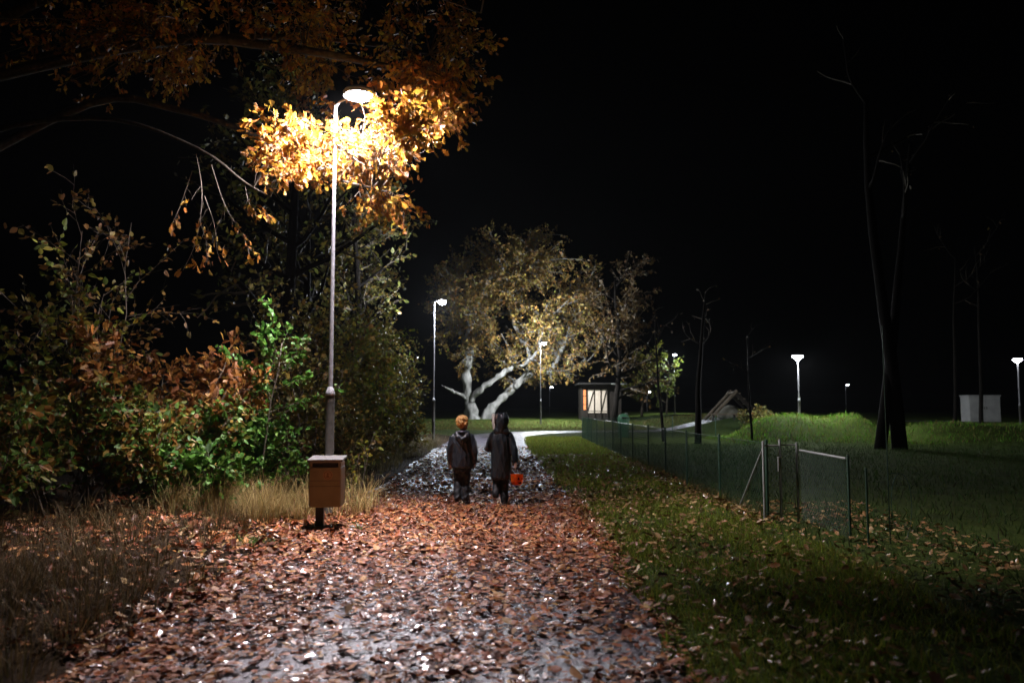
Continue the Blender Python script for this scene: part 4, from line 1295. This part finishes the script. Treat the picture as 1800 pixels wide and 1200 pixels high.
tree('park_tree', 'thin leaning trunk beside the pale utility cabinet', 23.4, 42.4, 9.5, .10, 1.2, BROWN, 67, 1, .14, .7, (.05, 0), (3, 3), None, 'dark_bark')
shrub('dark_hedge', 'low dark shrub behind the crest of the grass mound', (13.2, 42.6), 9, 1.3, 1.4, .13, DIM, 68, T_LO, 'lo', 0, leaf_m=20, twig=.4)

# ------------------------------------------------------------------ grass
rng = np.random.RandomState(77)


def blades(name, n, xr, yr, hh, cols, tall=0, dens=None, label=None, cat='grass', seed=1, zf=None, wid=1.0):
    rng = np.random.RandomState(seed)
    x = rng.uniform(*xr, n); y = yr[0] + (yr[1] - yr[0]) * rng.rand(n)
    if dens is not None:
        k = rng.rand(n) < dens(x, y); x, y = x[k], y[k]
    n = len(x)
    s = hh * np.clip(1 + .35 * rng.randn(n), .35, 1.9)
    d = np.stack([rng.randn(n) * .35, rng.randn(n) * .35, np.ones(n)], 1)
    nr = np.stack([rng.randn(n), rng.randn(n), np.full(n, .05)], 1)
    col, _ = palette(rng, cols, n, .25)
    me = scatter_mesh(name, T_BLADE, np.stack([x, y, hgt(x, y) - .004], 1), d, nr, s, col, rng, np.full(n, wid))
    return tag(link_mesh(name, me, M['grass']), label, cat, kind='stuff')


def right_edge(y):
    return np.interp(y, cp[:, 1], cp[:, 0]) + 1.72


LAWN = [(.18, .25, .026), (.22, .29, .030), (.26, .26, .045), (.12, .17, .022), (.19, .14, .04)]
patch = lambda x, y: .35 + .65 * (np.sin(x * 3.1 + 1.3 * np.sin(y * .9)) * np.sin(y * 1.7 + x) > -.35)
edge = lambda x, y: (x > right_edge(y) + .05 * np.sin(y * 7)) * patch(x, y)
blades('lawn_grass', 60000, (.5, 3.5), (3.0, 14.0), .065, LAWN, dens=edge, label='short green grass of the lawn beside the leafy path', seed=3, wid=1.3)
blades('lawn_grass', 60000, (.3, 3.6), (14.0, 42.0), .075, LAWN, dens=edge, label='green lawn strip stretching along the fence to the path bend', seed=4, wid=2.2)
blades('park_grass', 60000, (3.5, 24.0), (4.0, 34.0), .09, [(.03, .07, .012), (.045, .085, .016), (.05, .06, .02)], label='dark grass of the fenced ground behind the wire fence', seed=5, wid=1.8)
blades('mound_grass', 26000, (9.6, 30.0), (33.0, 41.0), .13, [(.085, .23, .015), (.11, .27, .02), (.16, .21, .03), (.15, .12, .04)], dens=lambda x, y: np.where(x < 17, 1, .5), label='lush green grass covering the mounds', seed=6, wid=2.0)
blades('far_verge_grass', 16000, (-7, 16), (54.8, 66), .12, [(.14, .13, .04), (.10, .12, .03), (.16, .12, .05)], label='olive grass verge beyond the path bend', seed=7, wid=3)
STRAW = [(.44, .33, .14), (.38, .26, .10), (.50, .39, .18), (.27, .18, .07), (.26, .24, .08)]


def tufts(name, cs, hh, cols, per, seed, label, rad=.22):
    """arching dry grass growing in tufts"""
    rng = np.random.RandomState(seed)
    mb_p, mb_d, mb_n, mb_s = [], [], [], []
    V, F, COL = [], [], []
    cols = np.array(cols)
    for (cx_, cy_) in cs:
        for b in range(per):
            a = rng.uniform(0, 6.283); q = rad * abs(rng.randn()) * .6
            x, y = cx_ + q * math.cos(a), cy_ + q * math.sin(a)
            Lb = hh * rng.uniform(.45, 1.15); w = rng.uniform(.0025, .005)
            out = rng.uniform(.1, .75); a += rng.randn() * .4
            z0 = h1(x, y); pts = []
            el = math.pi / 2 - rng.uniform(0, .35)
            p = np.array([x, y, z0])
            pts.append(p.copy())
            for k in range(4):
                el -= out * (.25 + .35 * k)
                p = p + Lb / 4 * np.array([math.cos(a) * math.cos(el), math.sin(a) * math.cos(el), math.sin(el)])
                pts.append(p.copy())
            sd = np.array([-math.sin(a), math.cos(a), 0]) * w
            n0 = len(V)
            c = np.clip(cols[rng.randint(len(cols))] * (1 + .25 * rng.randn()), .01, .8)
            for k, p in enumerate(pts):
                f = 1 - .22 * k
                V += [p - sd * f, p + sd * f]; COL += [c, c]
            for k in range(4): F.append((n0 + 2 * k, n0 + 2 * k + 1, n0 + 2 * k + 3, n0 + 2 * k + 2))
    me = bpy.data.meshes.new(name)
    me.from_pydata([tuple(v) for v in V], [], F)
    at = me.attributes.new('tint', 'FLOAT_COLOR', 'POINT')
    at.data.foreach_set('color', np.concatenate([np.array(COL), np.ones((len(COL), 1))], 1).ravel())
    return tag(link_mesh(name, me, M['grass']), label, 'grass', kind='stuff')


rng = np.random.RandomState(12)
cs = [(rng.uniform(-4.9, -2.75), rng.uniform(10.75, 12.5)) for k in range(95)]
cs = [c for c in cs if not (c[0] > -3.0 and c[1] < 10.9) and abs(c[0] + 2.63) + abs(c[1] - 11.55) > .2]
cs += [(rng.uniform(-2.5, -2.1), rng.uniform(11.2, 12.2)) for k in range(7)]
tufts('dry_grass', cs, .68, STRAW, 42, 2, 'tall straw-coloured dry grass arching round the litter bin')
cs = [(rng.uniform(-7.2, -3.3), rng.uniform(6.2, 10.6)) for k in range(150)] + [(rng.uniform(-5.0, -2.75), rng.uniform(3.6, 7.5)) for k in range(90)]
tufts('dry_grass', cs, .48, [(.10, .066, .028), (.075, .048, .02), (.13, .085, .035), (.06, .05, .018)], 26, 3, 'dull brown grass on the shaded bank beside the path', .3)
cs = [(rng.uniform(-4.3, -2.9), rng.uniform(13.4, 34)) for k in range(110)]
tufts('dry_grass', cs, .75, [(.26, .22, .11), (.2, .16, .07), (.14, .13, .05)], 22, 4, 'pale dry grass fringing the path below the hazel shrubs', .3)
cs = [(-2.2 + .25 * rng.randn(), 10.25 + .12 * rng.randn()) for k in range(6)] + [(-3.0 + .2 * rng.randn(), 8.9 + .2 * rng.randn()) for k in range(5)]
tufts('grass_tuft', cs, .16, [(.07, .15, .03), (.10, .18, .04)], 30, 6, 'small green grass tufts poking through the leaves by the litter bin', .10)

cs = [(fence_x(y) + rng.uniform(-.12, .12), y) for y in rng.uniform(11.2, 24, 110)]
tufts('grass_tuft', cs, .26, [(.07, .11, .02), (.12, .11, .03), (.16, .12, .045)], 20, 8, 'rough uncut grass and weeds along the foot of the wire fence', .12)

# ------------------------------------------------------------------ fallen leaves
LIT = [(.23, .064, .020), (.30, .096, .028), (.15, .040, .016), (.35, .145, .045), (.26, .074, .025), (.09, .030, .016), (.40, .19, .065)]


def litter(n, xr, yr, seed, dens=None, size=.095, zbase=.0, tilt_=.28, pw=1.0, pile=.024):
    rng = np.random.RandomState(seed)
    x = rng.uniform(*xr, n); y = yr[0] + (yr[1] - yr[0]) * rng.rand(n) ** pw
    if dens is not None:
        k = rng.rand(n) < dens(x, y); x, y = x[k], y[k]
    n = len(x)
    a = rng.uniform(0, 6.283, n)
    d = np.stack([np.cos(a), np.sin(a), rng.randn(n) * tilt_ * .5], 1)
    nr = np.stack([rng.randn(n) * tilt_, rng.randn(n) * tilt_, np.where(rng.rand(n) < .5, 1.0, -1.0)], 1)
    s = size * np.clip(np.exp(.38 * rng.randn(n)), .3, 2.1)
    z = hgt(x, y) + zbase + .008 + rng.rand(n) ** 2 * pile
    return np.stack([x, y, z], 1), d, nr, s


def bare(x, y):
    """bare wet patches of asphalt near the photographer's feet"""
    f = np.sin(x * 3.9 + 1.4 * np.sin(y * 3.1 + .5)) + np.sin(y * 4.9 + 1.2 * np.sin(x * 3.2)) * .9
    b_ = sst(7.6, 4.6, y) * sst(-.7, .4, f) * sst(-2.3, -1.4, x)
    return 1 - .74 * b_


le = lambda y: np.interp(y, cp[:, 1], cp[:, 0]) - 1.7
A = [litter(40000, (-2.6, 1.15), (3.0, 9.0), 1, lambda x, y: bare(x, y) * .55 * (1 - .5 * sst(.7, 1.1, x)), .058, .018),
     litter(42000, (-2.7, 1.15), (8.6, 14.5), 2, lambda x, y: .9 * (1 - .7 * sst(13.3, 14.5, y)), .064, .018),
     litter(21000, (-2.9, 1.0), (13.8, 32.0), 3, lambda x, y: (x > le(y)) * (x < right_edge(y)) * (1 - .8 * sst(21, 29, y)), .084, .016, .38, 1.1, .02)]
pos, d, nr, sz = [np.concatenate(q) for q in zip(*A)]
keep = (np.hypot(pos[:, 0] - bx, pos[:, 1] - by) > .16)
pos, d, nr, sz = pos[keep], d[keep], nr[keep], sz[keep]
# the largest-showing leaves are things of their own
rngl = np.random.RandomState(9)
xx, yy, dep = project(pos)
okf = (xx > 20) & (xx < 1780) & (yy < 1195)
sc_ = np.where(okf, sz / dep, 0)
order = np.argsort(-sc_)[:300]
F = frames(d[order], nr[order])
for q, i in enumerate(order):
    ci = int(rngl.randint(len(LIT)))
    me = leaf_variant('litter', T_FLAT, int(rngl.randint(5)), ci, LIT[ci], M['litter'])
    o = bpy.data.objects.new('fallen_leaf', me); C.objects.link(o)
    m4 = Matrix.Identity(4)
    for a in range(3):
        for b in range(3): m4[a][b] = F[q][a, b] * sz[i]
        m4[a][3] = pos[i][a]
    o.matrix_local = m4
    tag(o, 'single wet brown fallen oak leaf lying on the bare asphalt', 'leaf', 'fallen leaves lying on the path')
kp = np.ones(len(pos), bool); kp[order] = False
rngl = np.random.RandomState(10)
col, _ = palette(rngl, LIT, len(pos), .25)
near = pos[:, 1] < 9.0
for m_, T_, nm, lb in ((kp & near, T_FLAT, 'leaf_litter', 'wet brown oak leaves strewn thickly over the path'), (kp & ~near, T_LO, 'leaf_litter', 'carpet of red-brown leaves on the path under and past the lamp')):
    me = scatter_mesh(nm, T_, pos[m_], d[m_], nr[m_], sz[m_], col[m_], rngl)
    tag(link_mesh(nm, me, M['litter']), lb, 'leaf litter', kind='stuff')
# lawn and bank
PALE = [(.30, .18, .07), (.36, .24, .10), (.22, .11, .045), (.26, .14, .05)]
A = [litter(2900, (1.0, 3.5), (3.0, 14.5), 21, lambda x, y: 1 - .55 * sst(1.6, 3.3, x), .060, .035, .5),
     litter(2600, (.6, 3.5), (13.0, 26.0), 22, lambda x, y: (x > right_edge(y)) * 1.0, .066, .04, .5),
     litter(900, (3.15, 3.6), (10.5, 22.0), 25, None, .066, .04, .7),
     litter(1500, (3.5, 5.5), (5.0, 13.0), 24, None, .06, .04, .5)]
pos, d, nr, sz = [np.concatenate(q) for q in zip(*A)]
col, _ = palette(rngl, PALE, len(pos), .3)
tag(link_mesh('leaf_litter', scatter_mesh('leaf_litter', T_OAK, pos, d, nr, sz, col, rngl), M['litter']), 'scattered pale brown leaves lying in the grass beside the path', 'leaf litter', kind='stuff')
A = [litter(18000, (-6.5, -2.45), (5.0, 13.5), 31, lambda x, y: (.35 + .65 * sst(-4.6, -3.0, x)) * (.15 + .85 * np.maximum(sst(7.5, 10.0, y), sst(-3.1, -2.5, x))), .076, .012, .5, 1.0, .04)]
pos, d, nr, sz = [np.concatenate(q) for q in zip(*A)]
keep = (np.hypot(pos[:, 0] - bx, pos[:, 1] - by) > .18) & (np.hypot(pos[:, 0] + 2.63, pos[:, 1] - 11.55) > .08)
pos, d, nr, sz = pos[keep], d[keep], nr[keep], sz[keep]
col, _ = palette(rngl, LIT + PALE[:1], len(pos), .3)
tag(link_mesh('leaf_litter', scatter_mesh('leaf_litter', T_OAK, pos, d, nr, sz, col, rngl), M['litter']), 'brown leaves drifted on the bank among the dry grass', 'leaf litter', kind='stuff')

# thin night mist round the whole place
hz = MB(); hz.box((0, 600, 11.5), (1900, 1900, 29))
m = bpy.data.materials.new('mist'); m.use_nodes = True
nt = m.node_tree; nt.nodes.clear()
pv_ = nt.nodes.new('ShaderNodeVolumePrincipled'); pv_.inputs['Density'].default_value = HAZE; pv_.inputs['Color'].default_value = (.85, .88, .92, 1)
mo = nt.nodes.new('ShaderNodeOutputMaterial'); nt.links.new(pv_.outputs[0], mo.inputs['Volume'])
tag(hz.build('haze', m), kind='stuff')
